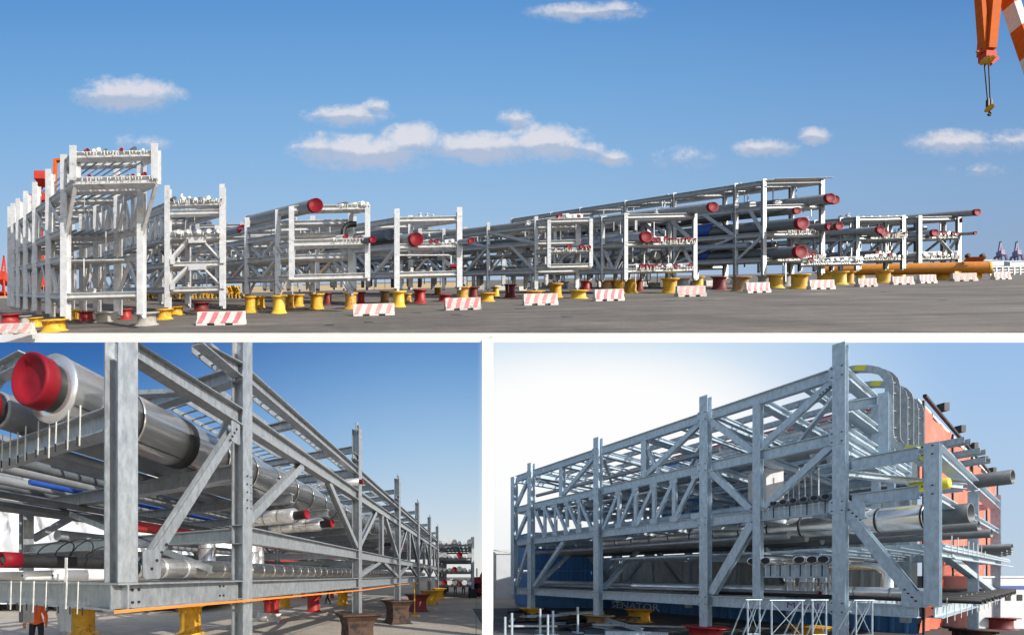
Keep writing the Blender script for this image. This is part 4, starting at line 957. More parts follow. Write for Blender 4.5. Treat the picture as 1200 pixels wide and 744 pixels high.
# main clad pipe and neighbours on the cross beams
clad_pipe(bl, BL(-.12, .56, 4.56), BL(31, .56, 4.56), .41, 34, seg=36, stub=(.17, .3), cap=(1, 1), band=1.86, core_r=.69, seam=True)
o = clad_pipe(bl, BL(-.30, 1.0, 4.42), BL(31, 1.0, 4.42), .23, 10, 'grey_pipe', 22, core_r=.9, stub=(.12, .2), cap=(1, 1))
for d_, r_, mm, a_, h_ in ((1.42,.13,'grey_pipe',-.4,None),(1.75,.10,'dark_pipe',-.5,None),(2.05,.12,'grey_pipe',-.3,None),(2.3,.06,'blue_paint',1.2,None),(2.55,.10,'grey_pipe',.2,None),(2.8,.09,'dark_pipe',0,None),(3.05,.12,'cladding_dull',.3,None),
                           (1.15,.07,'grey_pipe',.2,4.2),(2.2,.07,'dark_pipe',.6,3.80),(2.6,.08,'dark_pipe',.5,3.79),(2.95,.08,'grey_pipe',.4,3.79)):
    pipe_part(bl, BL(a_, d_, h_ or H2+.13+r_), BL(31.5, d_, h_ or H2+.13+r_), r_, mm, None, 'red_cap', 12)
for d_, r_, mm, h_ in ((1.3,.11,'red_paint',3.28),(2.6,.13,'grey_pipe',3.23)):
    pipe_part(bl, BL(2.0, d_, h_), BL(31.5, d_, h_), r_, mm, None, 'red_cap', 12)
# bottom run: clad pipe and two black pipes with red caps, wrapped bundles under them
clad_pipe(bl, BL(.95, .55, 2.42), BL(31, .55, 2.42), .165, 66, seg=20, core_r=.8, stub=(.05,.1))
clad_pipe(bl, BL(2.6, 1.15, 2.44), BL(31, 1.15, 2.44), .13, 30, seg=16, core_r=.8)
for d_ in (.96, 1.27):
    o = pipe_part(bl, BL(-.18, d_, 2.5), BL(3.2, d_, 2.5), .085, 'black_rubber', None, None, 16)
    b = MB(); A = BL(-.30, d_, 2.5); b.ringed(A, A+Ld, [(.06,.001),(.05,.075),(0,.085),(0,.105),(.20,.105),(.205,.088)], 18); k_ = b.build('end_cap', 'red_cap', o)
    b = MB(); b.ringed(A+Ld*.055, A+Ld*.0, [(0,.07),(.03,.045),(.03,.001)], 8); b.build('paper_tag', 'green_paint', o) if d_ < 1 else None
for d_ in (.72, 1.1, 1.5):                      # white bundled insulation lying on the bottom beam
    b = MB(); A = BL(.05, d_, 2.30); b.ringed(A, BL(1.6, d_, 2.3), [(0,.02),(.03,.07),(.3,.082),(.7,.075),(1.1,.084),(1.5,.07),(1.55,.02)], 10); b.build('wrapped_bundle', 'white_wrap', bl)
for k in range(4):                              # thin hoses arching over the black pipes
    b = MB(); A = BL(.35+.25*k, .95, 2.58); W_ = .30+.06*k; pts = [A+Td*(-W_+2*W_*t/10)+V((0,0,(.22+.05*(k % 3))*math.sin(math.pi*t/10)))+Ld*.15*math.sin(t*.5) for t in range(11)]
    b.path(pts, .009, 6); b.build('hose', 'black_rubber', bl)
# straps hanging on the beams near the corner
rng = random.Random(3)
def strap(s_, d_, top, ln, w_=.02, m='white_strap'):
    b = MB(); o_ = BL(s_, d_, top); nrm = -Ld*.105
    pts = [o_+nrm+V((0,0,.02)), o_+nrm*1.05+V((0,0,-ln*.5)), o_+nrm*1.02+Td*.02+V((0,0,-ln))]
    for p, q_ in zip(pts, pts[1:]): b.bar(p, q_, w_, .008, Ld)
    b.build('strap', m, bl)
for k in range(11): strap(0, .30+.11*k+rng.uniform(-.03,.03), H2+.22, .42+rng.uniform(-.05,.08), .014)
for k in range(9): strap(0, .28+.16*k+rng.uniform(-.05,.05), H0+.14, .34+rng.uniform(-.04,.05), .008+.009*(k % 2))
for k in range(12):
    b = MB(); p = BL(0, .25+.12*k, H0-.13)-Ld*.125; b.bar(p, p+V((0,0,-.09)), .011); b.build('strap_end', 'dark_metal', bl)
    b = MB(); p = BL(0, .3+.11*k, H2-.12)-Ld*.125; b.bar(p, p+V((0,0,-.1)), .012); b.build('strap_end', 'dark_metal', bl)
strap(.1, .52, 2.50, .45, .04)
# branch stubs pointing out of the long side
for s_, n_ in ((5.0, 0), (6.6, 1)):
    A = BL(s_, 1.15, 3.80); B = BL(s_, .30, 3.80)
    clad_pipe(bl, A, B, .19, 4, seg=20, core_r=.55, stub=(0,.34), cap=(0,1))
A = BL(7.6, .55, 5.2); clad_pipe(bl, BL(7.2, .5, 5.16), BL(7.5, -.12, 5.16), .12, 3, seg=14, core_r=.6, stub=(0,.1), cap=(0,1))
for s_ in (13.2, 16): clad_pipe(bl, BL(s_, .8, 3.75), BL(s_, .2, 3.75), .13, 2, 'dark_pipe', 14, core_r=.6, stub=(0,.3), cap=(0,1))
for s_, d_ in ((3.2,.9),(3.9,1.2),(4.7,.85),(6.3,1.3)):      # vertical clad vessels between the decks
    clad_pipe(bl, BL(s_, d_, 2.25), BL(s_, d_, 3.2), .16, 3, seg=16, core_r=.9)
# orange tape along the long side
b = MB(); pts = [BL(-.2, -.09, 1.93), BL(2.1, -.1, 1.90), BL(8, -.1, 1.84), BL(14, -.1, 1.86), BL(20, -.1, 1.84), BL(26, -.1, 1.86)]
for p, q_ in zip(pts, pts[1:]): b.bar(p, q_, .004, .032)
tag(b.build('barrier_tape', 'tape_orange'), 'orange barrier tape strung along the long side of the left rack', 'tape')
for s_, h_ in ((17.5,1.86),):
    b = MB(); b.bar(BL(s_, -.12, 0), BL(s_, -.12, 1.95), .06); b.box(BL(s_, -.12, .03), (.5,.5,.06)); tag(b.build('tape_post', 'yellow_paint'), 'thin yellow post holding up the orange tape', 'post')

# everything above the cut line of the near end is sawn off on one slope
for o_ in [c_ for p_ in [bl]+list(bl.children) for c_ in p_.children]:
    bz = o_['base']
    for v_ in o_.data.vertices:
        lim = EYE+.6205*(v_.co.y+bz[1])
        if v_.co.z+bz[2] > lim: v_.co.z = lim-bz[2]
# pedestals of the lower yards
def spool(loc, h, w_, m, label, square=False, group='pedestals of the lower left yard', rot=0):
    b = MB(); pr = [(0,.52),(.05,.52),(.06,.43),(.18,.39),(.80,.385),(.90,.43),(.95,.50),(.955,.56),(1,.56)] if not square else [(0,.50),(.04,.50),(.045,.44),(.22,.375),(.60,.36),(.80,.40),(.92,.50),(.96,.56),(.965,.58),(1,.58)]
    t = thing('pedestal', label, 'pedestal', loc, group)
    if square:
        vs = []; fs = []
        for hh, r_ in pr:
            for i in range(4):
                a_ = R(45+90*i+rot); vs.append(V((math.cos(a_)*r_*w_*1.3, math.sin(a_)*r_*w_*1.3, hh*h))+V(loc))
        for k in range(len(pr)-1): fs += [[k*4+i, k*4+(i+1) % 4, k*4+4+(i+1) % 4, k*4+4+i] for i in range(4)]
        n_ = len(pr)-1; fs += [[n_*4+i for i in range(4)]]
        b.add(vs, fs); b.build('shell', m, t)
    else:
        b.ringed(V(loc), V(loc)+V((0,0,1)), [(a_*h, r_*w_) for a_, r_ in pr]+[(h,.001)], 24); b.build('shell', m, t)
        for k in range(8):
            a_ = 2*math.pi*k/8; c_, s_ = math.cos(a_), math.sin(a_)
            b = MB(); p = V(loc)+V((c_*w_*.455, s_*w_*.455, h*.86)); q_ = V(loc)+V((c_*w_*.395, s_*w_*.395, h*.86))
            b.bar(q_, p, .02, h*.17); b.build('rib', m, t)
    return t
for i, m, lab, sq in ((2,'rust','black rusty square pedestal nearest the camera under the left rack',1),(3,'rust','dark brown rusty pedestal second from the camera under the left rack',1),(4,'red_oxide','maroon pedestal behind the two rusty ones under the left rack',1),(5,'yellow_paint','orange yellow pedestal farthest along the left rack',1),(6,'yellow_paint','yellow pedestal at the far end of the left rack',1)):
    p = BL(ZS[i], 0, 0); spool(p, 1.10, 1.22, m, lab, sq, rot=18)
for x, y, m, lab in ((-6.5,14.9,'yellow_paint','round yellow pedestal below the corner brace of the left rack'),(-10.6,14.7,'yellow_paint','round yellow pedestal at the lower left, behind the bending worker'),(-4.4,20,'red_paint','red round pedestal right of the second post of the left rack'),
                     (-2.6,24,'red_paint','red round pedestal under the middle of the left rack'),(-.9,29,'yellow_paint','yellow round pedestal beside the walking worker'),(-5.0,27,'yellow_paint','small yellow pedestal partly hidden by a red one'),(-19,30,'yellow_paint','far yellow pedestal seen beneath the corner post')):
    spool((x, y, 0), 1.12, 1.0, m, lab)
# white tarpaulin wrapped block behind
def cloth(name, A, B, h0, h1, m, label, cat, amp=.25, n=40, k=14, n_out=None, parent=None, seed=1):
    rg = random.Random(seed); A, B = V(A), V(B); d = (B-A).normalized(); nn = V((d.y,-d.x,0)); b = MB()
    ph = [rg.uniform(0, 6.28) for _ in range(6)]
    vs = [A.lerp(B, i/n)+V((0,0,h0+(h1-h0)*j/k))+nn*amp*(math.sin(i*.9+ph[0]+j*.35)*.35+math.sin(i*.37-j*.6+ph[1])*.4+math.sin(i*1.9+j*1.1+ph[2])*.2+rg.uniform(-.22,.22)) for j in range(k+1) for i in range(n+1)]
    b.add(vs, [[j*(n+1)+i, j*(n+1)+i+1, (j+1)*(n+1)+i+1, (j+1)*(n+1)+i] for j in range(k) for i in range(n)], 0, True)
    return b, nn
t = thing('wrapped_module', 'module wrapped in crumpled white tarpaulin behind the left rack', 'wrapped module', (-16, 25, 0))
for nm, A, B, h0, h1, sd in (('tarpaulin',(-30,24.5,0),(-14.5,23.5,0),.5,7.4,1),('tarpaulin',(-14.4,23.6,0),(-9.4,23.2,0),.6,6.5,2),('tarpaulin',(-9.3,23.2,0),(-9.0,31,0),.6,6.5,3)):
    b, nn = cloth(nm, A, B, h0, h1, 'tarp_white', '', '', .5, 44, 18, seed=sd); b.build(nm, 'tarp_white', t)
b = MB(); b.box((-19.5,28.2,3.9), (20.5,7,6.6)); b.box((-11.9,28,3.4), (4.7,7,5.6)); b.build('boxed_core', 'tarp_white', t, kind='stuff')
for k in range(5):
    b = MB(); b.box((-28+k*4.4,24.6,.3), (.5,.5,.6)); b.build('skid_foot', 'dark_metal', t)
for k, (x_, top_) in enumerate(((-14.0,9.2),(-11.8,8.4),(-19,9.0))):
    b = MB(); b.ibeam((x_,26,5.5), (x_,26,top_), .7, .7, (0,1,0)); b.build('post_head', 'white_paint', t)

# generic smaller racks far behind, standing on the lower ground
def far_rack(label, O, ux, vx_, nu, nv, bay, lv, ht, pw, m, npipe=5):
    t = thing('pipe_rack_module', label, 'pipe rack', O); O, ux, vx_ = V(O), V(ux), V(vx_)
    rg = random.Random(int(O.y*10))
    for j in range(nv+1):
        for i in (0, nu):
            p = O+ux*i+vx_*bay*j; part('post', m, t, 'ibeam', p+V((0,0,.9)), p+V((0,0,ht)), pw, pw, (0,1,0))
        for h in lv: part('cross_beam', m, t, 'ibeam', O+vx_*bay*j+V((0,0,h)), O+ux*nu+vx_*bay*j+V((0,0,h)), pw*.8, pw*.6)
    for h in lv:
        for i in (0, nu):
            for j in range(nv): part('long_beam', m, t, 'ibeam', O+ux*i+vx_*(bay*j+.2)+V((0,0,h)), O+ux*i+vx_*(bay*(j+1)-.2)+V((0,0,h)), pw*.8, pw*.6)
        for k in range(npipe):
            u_ = nu*(k+.6)/(npipe+.2); r_ = rg.uniform(.12,.3)
            pipe_part(t, O+ux*u_+vx_*bay*nv+V((0,0,h+pw*.4+r_)), O+ux*u_-vx_*.7+V((0,0,h+pw*.4+r_)), r_, rg.choice(['cladding_dull','grey_pipe','white_wrap','cladding']), None, 'red_cap' if rg.random() < .12 else None, 10)
    for j in range(nv):
        for a_, b_ in zip(lv, lv[1:]): part('brace', m, t, 'angle', O+vx_*bay*j+V((0,0,a_)), O+vx_*bay*(j+1)+V((0,0,b_)), pw*.45)
    for j in range(nv+1):
        for i in (0, nu):
            p = O+ux*i+vx_*bay*j; part('foot', 'dark_metal', t, 'tube', p, p+V((0,0,.9)), .45, 10)
    return t
far_rack('distant pale rack full of pipes beyond the end of the left rack', (8.6,39,0), (1,0,0), (.31,1,0), 3.7, 3, 4.5, [1.2,2.6,4.0,5.4], 6.3, .26, 'galvanised_pale', 7)
far_rack('low grey rack lying behind the left rack, half hidden by it', (-17,52,0), (1,0,0), (.2,1,0), 14, 3, 6, [1.4,3.6,5.4], 6.0, .4, 'galvanised_pale', 9)
t = thing('red_trestle', 'red steel trestle frame seen through the bays of the left rack', 'trestle', (-8, 38, 0))
for x_ in (-9.5,-7.8,-6.1,-3.2): part('leg', 'red_steel', t, 'bar', (x_-.3,38,0), (x_,38,3.5), .35); part('leg', 'red_steel', t, 'bar', (x_+1.0,38,0), (x_+.5,38,3.5), .35)
part('top_beam', 'red_steel', t, 'bar', (-10.3,38,3.7), (-2,38,3.7), .5)
# workers
person((-9.3, 11.0, 0), 205, 'worker in an orange hi-vis jacket stooping at the lower left corner', 'stand', bend=28)
person((-2.05, 29.5, 0), 120, 'dark clothed worker walking between the red and yellow pedestals', 'walk', 'dark_cloth', 'dark_cloth')
person((.45, 31, 0), 60, 'dark clothed worker standing behind the black pedestal', 'stand', 'dark_cloth', 'dark_cloth')
person((13.1, 45, 0), 170, 'far worker in dark clothes walking in front of the distant rack', 'walk', 'dark_cloth', 'dark_cloth')
person((12.4, 46, 0), 150, 'far worker standing left of another before the distant rack', 'stand', 'blue_cloth', 'dark_cloth')
person((-16.0, 31, 0), 100, 'worker in orange crouched far behind the corner post', 'stand', 'hi_vis', 'dark_cloth', bend=40)
# blue and white sheet hung beside the stooping worker
b, nn = cloth('sheet', (-8.85,11.2,0), (-8.3,11.0,0), .65, 1.5, 'wall_white', '', '', .06, 14, 10, seed=5)
tag(b.build('hanging_sheet', 'wall_white'), 'pale blue sheet hanging beside the stooping worker', 'sheet')
# dark red tractor at the right edge
t = thing('tractor', 'dark red tractor unit half hidden behind the white column', 'tractor', (14.3, 42, 0))
b = MB(); b.box((15.0,42,1.2), (3.0,1.9,.5)); b.build('chassis', 'dark_metal', t)
b = MB(); b.prof((15.6,41,1.45),(15.6,43,1.45), [(-1.2,0),(.9,0),(.9,1.6),(-.7,1.7),(-1.2,.9)], (0,0,1)); b.build('cab', 'red_paint', t)
b = MB(); b.prof((13.9,41.2,1.45),(13.9,42.8,1.45), [(-.7,0),(.7,0),(.7,.75),(-.6,.65)], (0,0,1)); b.build('bonnet', 'red_paint', t)
b = MB(); b.box((15.5,40.985,2.45), (1.1,.03,.6)); b.build('window', 'glass_dark', t)
for x_, r_ in ((13.7,.62),(16.0,.62)):
    for y_ in (41.0, 42.7):
        b = MB(); b.ringed((x_,y_,r_), (x_,y_+.4,r_), [(0,.01),(0,r_*.55),(-.03,r_*.6),(0,r_*.95),(.06,r_),(.34,r_),(.4,r_*.92),(.4,.01)], 20); k_ = b.build('wheel', 'tyre', t)
        b = MB(); b.ringed((x_,y_-.04,r_), (x_,y_,r_), [(0,.01),(0,r_*.45),(.03,r_*.5)], 14); b.build('rim', 'red_paint', k_)
b = MB(); b.bar((13.6,41.6,2.2),(13.6,41.6,3.1), .1); b.build('exhaust', 'dark_metal', t)
# scraps on the ground
b, nn = cloth('sheet', (-5.0,19.0,0), (-3.6,18.2,0), .0, .45, 'white_wrap', '', '', .3, 12, 6, seed=9); tag(b.build('discarded_sheet', 'white_wrap'), 'crumpled white sheet on the ground beside the red pedestal', 'sheet')

# ================================================================== LOWER RIGHT: rack seen from its corner, against the light
def BR(s, d, h): return V((13.47-.352*s+1.92*d, 10.4+s+d, h))
Lr = V((-.352,1,0)).normalized(); Tr = V((1.92,1,0)).normalized(); Nr = V((-Lr.y, Lr.x, 0))   # Nr points out of the long side
GR = 'galvanised_skylit'
br = thing('pipe_rack_module', 'blue grey pipe rack filling the lower right yard, curved cable ladders at its near corner', 'pipe rack', BR(5, 2, .5))
DWR = 4.0; LV = [1.42, 4.2, 6.1, 7.9]; SP = [0, 2.9, 6.7, 10.4, 11.6]; SI = [1.6, 4.8, 8.5]
def rp(s, d, h0, h1, w_=.36, name='post'): part(name, GR, br, 'ibeam', BR(s,d,h0), BR(s,d,h1), w_, w_*.62, Tr, .022)
def rb(a_, b_, h=.34, w_=.22, name='beam', t_=.024): part(name, GR, br, 'ibeam', BR(*a_), BR(*b_), h, w_, (0,0,1), t_)
def rbr(a_, b_, w_=.17, name='brace'): part(name, GR, br, 'ibeam', BR(*a_), BR(*b_), w_, w_, Nr, .016)
PH = {0:(.5,8.68), 2.9:(.5,8.62), 6.7:(.5,8.55), 10.4:(.5,8.5), 11.6:(1.2,8.05)}
for s_ in SP:
    for d_ in (0, DWR): rp(s_, d_, *PH[s_])
    for h in LV: rb((s_, .09, h), (s_, DWR-.09, h), .30, .2, 'cross_beam')
for s_ in SI:
    rp(s_, 0, 1.6 if s_ == 1.6 else 6.28, 7.72, .28); rp(s_, DWR, 1.6, 7.72, .28)
    for h in LV[1:]: rb((s_, .09, h-.02), (s_, DWR-.09, h-.02), .26, .2, 'cross_beam')
for d_ in (0, DWR):
    for a_, b_ in zip(SP, SP[1:]):
        for h in LV:
            rb((a_+.19, d_, h), (b_-.19, d_, h), .34 if h != 1.42 else .36, .24, 'long_beam')
for k in range(1, 12):                            # roof joists
    rb((k*1.0-.35, .1, 7.86), (k*1.0-.35, DWR-.1, 7.86), .16, .12, 'joist')
for k in range(9): rb((.6+k*1.25, .1, 4.18), (.6+k*1.25, DWR-.1, 4.18), .2, .14, 'joist')
# lattice in the long face
for d_ in (0, DWR):
    for i, (a_, b_) in enumerate(((2.9,6.7),(6.7,10.4))):
        n_ = 5
        for k in range(n_):
            s0 = a_+.25+(b_-a_-.5)*k/n_; s1 = a_+.25+(b_-a_-.5)*(k+1)/n_
            if k: part('truss_post', GR, br, 'bar', BR(s0,d_,4.38), BR(s0,d_,5.92), .12, .12, Nr)
            if i == 0: rbr((s1,d_,4.40), (s0,d_,5.90), .12, 'truss_diagonal')
            else: rbr((s1,d_,5.90), (s0,d_,4.40), .12, 'truss_diagonal')
            if d_ == 0: plate(br, BR(s0, 0, 4.42)+Nr*.07, Lr, (0,0,1), .26, .24, Nr, GR); plate(br, BR(s0, 0, 5.90)+Nr*.07, Lr, (0,0,1), .26, .24, Nr, GR)
    rbr((1.6,d_,6.3), (.12,d_,7.72)); rbr((2.75,d_,7.72), (1.7,d_,6.3)); rbr((4.8,d_,6.3), (3.05,d_,7.72)); rbr((8.5,d_,6.3), (6.85,d_,7.72))
    rbr((4.85,d_,7.7), (4.3,d_,6.3), .1); rbr((11.45,d_,6.3), (10.55,d_,7.7)); rbr((11.45,d_,4.4), (10.55,d_,5.9)); rbr((11.45,d_,1.7), (10.55,d_,4.0))
    rbr((1.45,d_,4.45), (.15,d_,5.92)); rbr((2.75,d_,5.92), (1.75,d_,4.45)); rbr((2.72,d_,1.68), (1.7,d_,4.0), .22)
    rbr((10.2,d_,1.7), (8.4,d_,4.0))
    # plan braces under the roof and pipe decks
for a_, b_ in zip(SP, SP[1:]):
    part('brace', GR, br, 'angle', BR(a_,.2,7.7), BR(b_,DWR-.2,7.7), .12); part('brace', GR, br, 'angle', BR(b_,.2,4.0), BR(a_,DWR-.2,4.0), .12)
for s_ in (2.9, 6.7, 10.4):
    part('brace', GR, br, 'ibeam', BR(s_,.2,1.7), BR(s_,1.9,4.0), .16, .16, Lr); part('brace', GR, br, 'ibeam', BR(s_,DWR-.2,1.7), BR(s_,2.1,4.0), .16, .16, Lr)
for s_ in SP[:4]:                                 # connection plates with bolts on the posts
    for h in LV:
        plate(br, BR(s_, 0, h)+Nr*.185, Lr, (0,0,1), .3, .40, Nr, GR, .01, 'joint_plate')
        bolts(br, [BR(s_, 0, h+dz)+Nr*.197+Lr*dx for dz in (-.12, .12) for dx in (-.09, .09)], Nr, .018)
bolts(br, [BR(.1+.055*k, 0, 7.64-.05*k)+Nr*.09 for k in range(5)]+[BR(2.2-.06*k, 0, 2.9+.1*k-.6)+Nr*.115 for k in range(0)], Nr, .02)
# near extension frame
SF = -1.35
rp(SF, 0, 1.60, 5.48, .34); rp(SF, 7.2, .5, 5.75, .36); rp(SF, 3.6, .5, 5.1, .3)
for h in (5.3, 4.35, 1.42): rb((SF+.18, 0, h), (-.19, 0, h), .32, .22)
for h in (5.3, 1.42):
    rb((SF, .09, h), (SF, 3.5, h), .32, .22); rb((SF, 3.7, h), (SF, 7.1, h), .32, .22)
rb((SF, .09, 2.88), (SF, 7.1, 2.88), .24, .2); rb((SF, .09, 4.2), (SF, 7.1, 4.2), .2, .16)
for d_ in (3.6, 7.2):
    for h in (5.3, 2.9, 1.42): rb((SF+.18, d_, h), (-.22, d_, h), .26, .2)
rbr((-.12, 0, 4.0), (SF+.16, 0, 1.62), .2)
plate(br, BR(-.2, 0, 4.05)+Nr*.11, Lr, (0,0,1), .5, .5, Nr, GR); plate(br, BR(SF+.2, 0, 1.72)+Nr*.11, Lr, (0,0,1), .4, .4, Nr, GR)
bolts(br, [BR(-.18-.06*k, 0, 4.08-.1*k)+Nr*.125 for k in range(4)]+[BR(SF+.34-.05*k, 0, 1.95-.09*k)+Nr*.125 for k in range(4)], Nr, .022)
bolts(br, [BR(SF+.03, 0, h+dz)+Nr*.172+Lr*dx for h in (5.3,4.35,1.42) for dz in (-.1,.1) for dx in (-.07,.07)], Nr, .018)
part('brace', GR, br, 'ibeam', BR(SF, 1.0, 2.8), BR(SF, 6.8, 1.6), .16, .16, Lr)
part('brace', GR, br, 'ibeam', BR(-.1, .1, 5.1), BR(SF, 2.4, 5.0), .16, .16)
rp(-.62, .25, 5.45, 7.15, .26); rb((-.1, .12, 7.0), (-.5, .25, 7.0), .24, .18)
# top deck behind the corner post
for h in (6.95, 6.3, 5.75): rb((-.05, .2, h), (-.05, DWR, h), .22, .16, 'cross_beam')
rp(-.05, 1.7, 4.4, 8.0, .24); rp(-.05, 2.7, 4.4, 8.0, .24)
# walkway grating on the lower deck, reaching past the end
def grating(A_s, B_s, d0, d1, h, step=.16):
    b = MB(); n_ = int((d1-d0)*2.16/step)
    for k in range(n_+1):
        d_ = d0+(d1-d0)*k/n_; b.bar(BR(A_s, d_, h), BR(B_s, d_, h), .03, .05)
    for k in range(9):
        s_ = A_s+(B_s-A_s)*k/8; b.bar(BR(s_, d0, h-.045), BR(s_, d1, h-.045), .04, .035)
    return b.build('grating', GR, br, kind='stuff')
grating(SF-.12, .9, .12, 9.2, 3.06); grating(.95, 6.5, .3, 3.8, 3.06)
rb((SF-.1, .1, 2.97), (SF-.1, 9.2, 2.97), .1, .08, 'edge_beam'); rb((.4, .1, 2.9), (.4, 3.8, 2.9), .2, .16); rb((2.9, .1, 2.9), (2.9, 3.8, 2.9), .2, .16); rb((0, .1, 2.9), (0, 3.8, 2.9), .2, .16)
b = MB(); b.tube(BR(SF-.2,.3,2.72), BR(SF-.2,9.0,2.72), .03, 8); b.build('rail_pipe', GR, br)
# ladders: straight runs over the roof, three gooseneck drops at the near end
for d_ in (.40, 1.25, 2.0): ladder(br, BR(1.3, d_, 8.22), BR(11.2, d_, 8.22), .42, Tr, 'galvanised', .28, .13)
ladder(br, BR(.3, 2.5, 8.12), BR(11.2, 2.5, 8.12), .6, Tr, 'galvanised', .28, .1); ladder(br, BR(.3, 3.2, 8.12), BR(11.2, 3.2, 8.12), .6, Tr, 'galvanised', .28, .1)
def s_at(px, d_):
    k = (px-CX)/F0; return (13.47+1.92*d_-k*(10.4+d_))/(k+.352)
def goose(d_, end, tagc=True):
    pts = [(1.3,8.22),(.25,8.22)]
    pts += [(.25-.95*math.sin(R(a_)), 7.4+.82*math.cos(R(a_))) for a_ in range(12, 91, 13)]
    pts += [(-.70,7.0),(-.70,6.45),(-.70,6.1)]
    pts += [(-1.15+.45*math.cos(R(a_)), 6.06-.5*math.sin(R(a_))) for a_ in range(15, 91, 15)]
    pts += [(-1.5,5.56),(end,5.56)]
    P3 = [BR(s_, d_, h) for s_, h in pts]; W_ = .38; H_ = .14; root = None
    for sg in (-1, 1):
        b = MB(); rows = []
        for i, p in enumerate(P3):
            t_ = (P3[min(i+1, len(P3)-1)]-P3[max(i-1, 0)]).normalized(); nn = Nr.cross(t_).normalized()
            o_ = p+Nr*(W_/2*sg); rows.append([o_+Nr*x+nn*y for x, y in ((-.012,-H_/2),(.012,-H_/2),(.012,H_/2),(-.012,H_/2))])
        vs = [v for r_ in rows for v in r_]; n_ = len(rows)
        b.add(vs, [[k*4+i, k*4+(i+1) % 4, k*4+4+(i+1) % 4, k*4+4+i] for k in range(n_-1) for i in range(4)]+[[3,2,1,0], [n_*4-4+i for i in range(4)]])
        o_ = b.build('side_rail' if root else 'cable_ladder', 'galvanised', root or br); root = root or o_
    b = MB()
    for p, q_ in zip(P3, P3[1:]):
        n_ = max(1, int((q_-p).length/.42))
        for k in range(n_):
            c_ = p.lerp(q_, (k+.5)/n_); b.bar(c_-Nr*W_/2, c_+Nr*W_/2, .04, .025)
    b.build('rungs', 'galvanised', root, kind='stuff')
    for i in ((3, 4), (len(P3)-5, len(P3)-3)):
        p, q_ = P3[i[0]], P3[i[1]]; b = MB(); n3 = Nr.cross((q_-p).normalized()); b.bar(p+Nr*(W_/2+.014), q_+Nr*(W_/2+.014), .006, .13, n3); b.build('yellow_label', 'yellow_tag', root)
for d_, px_ in ((.40,1134),(1.25,1152),(2.0,1158)): goose(d_, s_at(px_, d_))
# clad main pipe with its dark open end
clad_pipe(br, BR(8, 1.3, 3.98), BR(-1.0, 1.3, 3.98), .36, 12, seg=30, core_r=.8, seam=True)
b = MB(); A = BR(-1.0, 1.3, 3.98); dN = -Lr; SE = (-1.0-s_at(1138, 1.3))*1.06
b.ringed(A, A+dN, [(0,.001),(0,.27),(SE,.27),(SE,.235),(.2,.235),(.2,.001)], 26); b.build('pipe_end', 'dark_pipe', br)
b = MB(); b.ringed(A+dN*.02, A+dN, [(0,.27),(0,.31),(.1,.31),(.1,.27)], 26); b.build('insulation_band', 'red_cap', br)
b = MB(); b.ringed(BR(.45,1.3,3.98), A, [(0,.35),(0,.372),(.16,.372),(.16,.35)], 30); b.build('insulation_band', 'black_rubber', br)
def s_at(px, d_):
    k = (px-CX)/F0; return (13.47+1.92*d_-k*(10.4+d_))/(k+.352)
def open_pipe(s0, s1, d_, h, r_, m, n=16):
    b = MB(); A, B = BR(s0,d_,h), BR(s1,d_,h); L_ = (B-A).length
    b.ringed(A, B, [(0,.001),(0,r_),(L_,r_),(L_,r_*.86),(L_-.4,r_*.86),(L_-.4,.001)], n); b.build('pipe', m, br)
open_pipe(9, s_at(1147,2.0), 2.0, 3.72, .15, 'dark_pipe'); open_pipe(9, s_at(1162,2.9), 2.9, 3.60, .14, 'dark_pipe')
open_pipe(2, s_at(1187,3.75), 3.75, 5.50, .24, 'dark_pipe', 20)
b = MB(); b.ringed(BR(-1.0,3.75,5.62), BR(-2,3.75,5.62), [(0,.23),(0,.25),(.3,.25),(.3,.23)], 20); b.build('yellow_wrap', 'yellow_tag', br)
b = MB(); b.ringed(BR(-.75,1.3,4.85), BR(-2,1.3,4.85), [(0,.001),(0,.15),(.62,.15),(.62,.001)], 16); b.build('yellow_wrap', 'yellow_tag', br)
for k in range(8): open_pipe(6, s_at(1186-6*(k % 3), 3.9+k*.45), 3.9+k*.45, 3.24+.0*k, .11+.02*(k % 3), random.choice(['dark_pipe','grey_pipe']))
for k in range(16): open_pipe(3, max(-1.9, s_at(1190, .35+k*.45)) if k < 20 else 0, .35+k*.45, 1.68, .06+.02*(k % 2), 'black_rubber', 10)
for k in range(13): strap_ = None
rng = random.Random(5)
for k in range(12):
    b = MB(); p = BR(SF, .3+k*.55+rng.uniform(-.1,.1), 1.75)-Lr*.13; b.bar(p, p+V((0,0,-.62)), .03, .01, Lr); b.build('strap', 'white_strap', br)
for k in range(8):
    b = MB(); p = BR(SF, .5+k*.5, 3.3)-Lr*.16; b.bar(p, p+V((0,0,-.4)), .03, .01, Lr); b.build('strap', 'white_strap', br)
# pipe layers inside
rng = random.Random(11)
for h, n_, s0 in ((4.42,14,.3),(6.3,11,.2),(1.66,6,.3),(7.0,3,2)):
    for k in range(n_):
        d_ = .22+(DWR-.5)*(k+.5)/n_; r_ = rng.choice([.06,.08,.1,.13,.17])
        pipe_part(br, BR(11.4, d_, h+r_), BR(s0+rng.uniform(0,1.2), d_, h+r_), r_, rng.choice(['grey_pipe','dark_pipe','cladding_dull','galvanised_skylit','cladding_dull']), None, 'red_cap' if rng.random() < .12 else None, 12)
for k in range(4): pipe_part(br, BR(11, .5+.8*k, 3.6), BR(1.2, .5+.8*k, 3.6), .12+.03*(k % 3), ['cladding_dull','grey_pipe','dark_pipe','grey_pipe'][k], None, None, 14)
clad_pipe(br, BR(6, .7, 1.82), BR(-1.2, .7, 1.82), .15, 12, seg=16, core_r=.85)
clad_pipe(br, BR(9, 1.4, 6.62), BR(2.0, 1.4, 6.62), .3, 9, seg=20, core_r=.85)
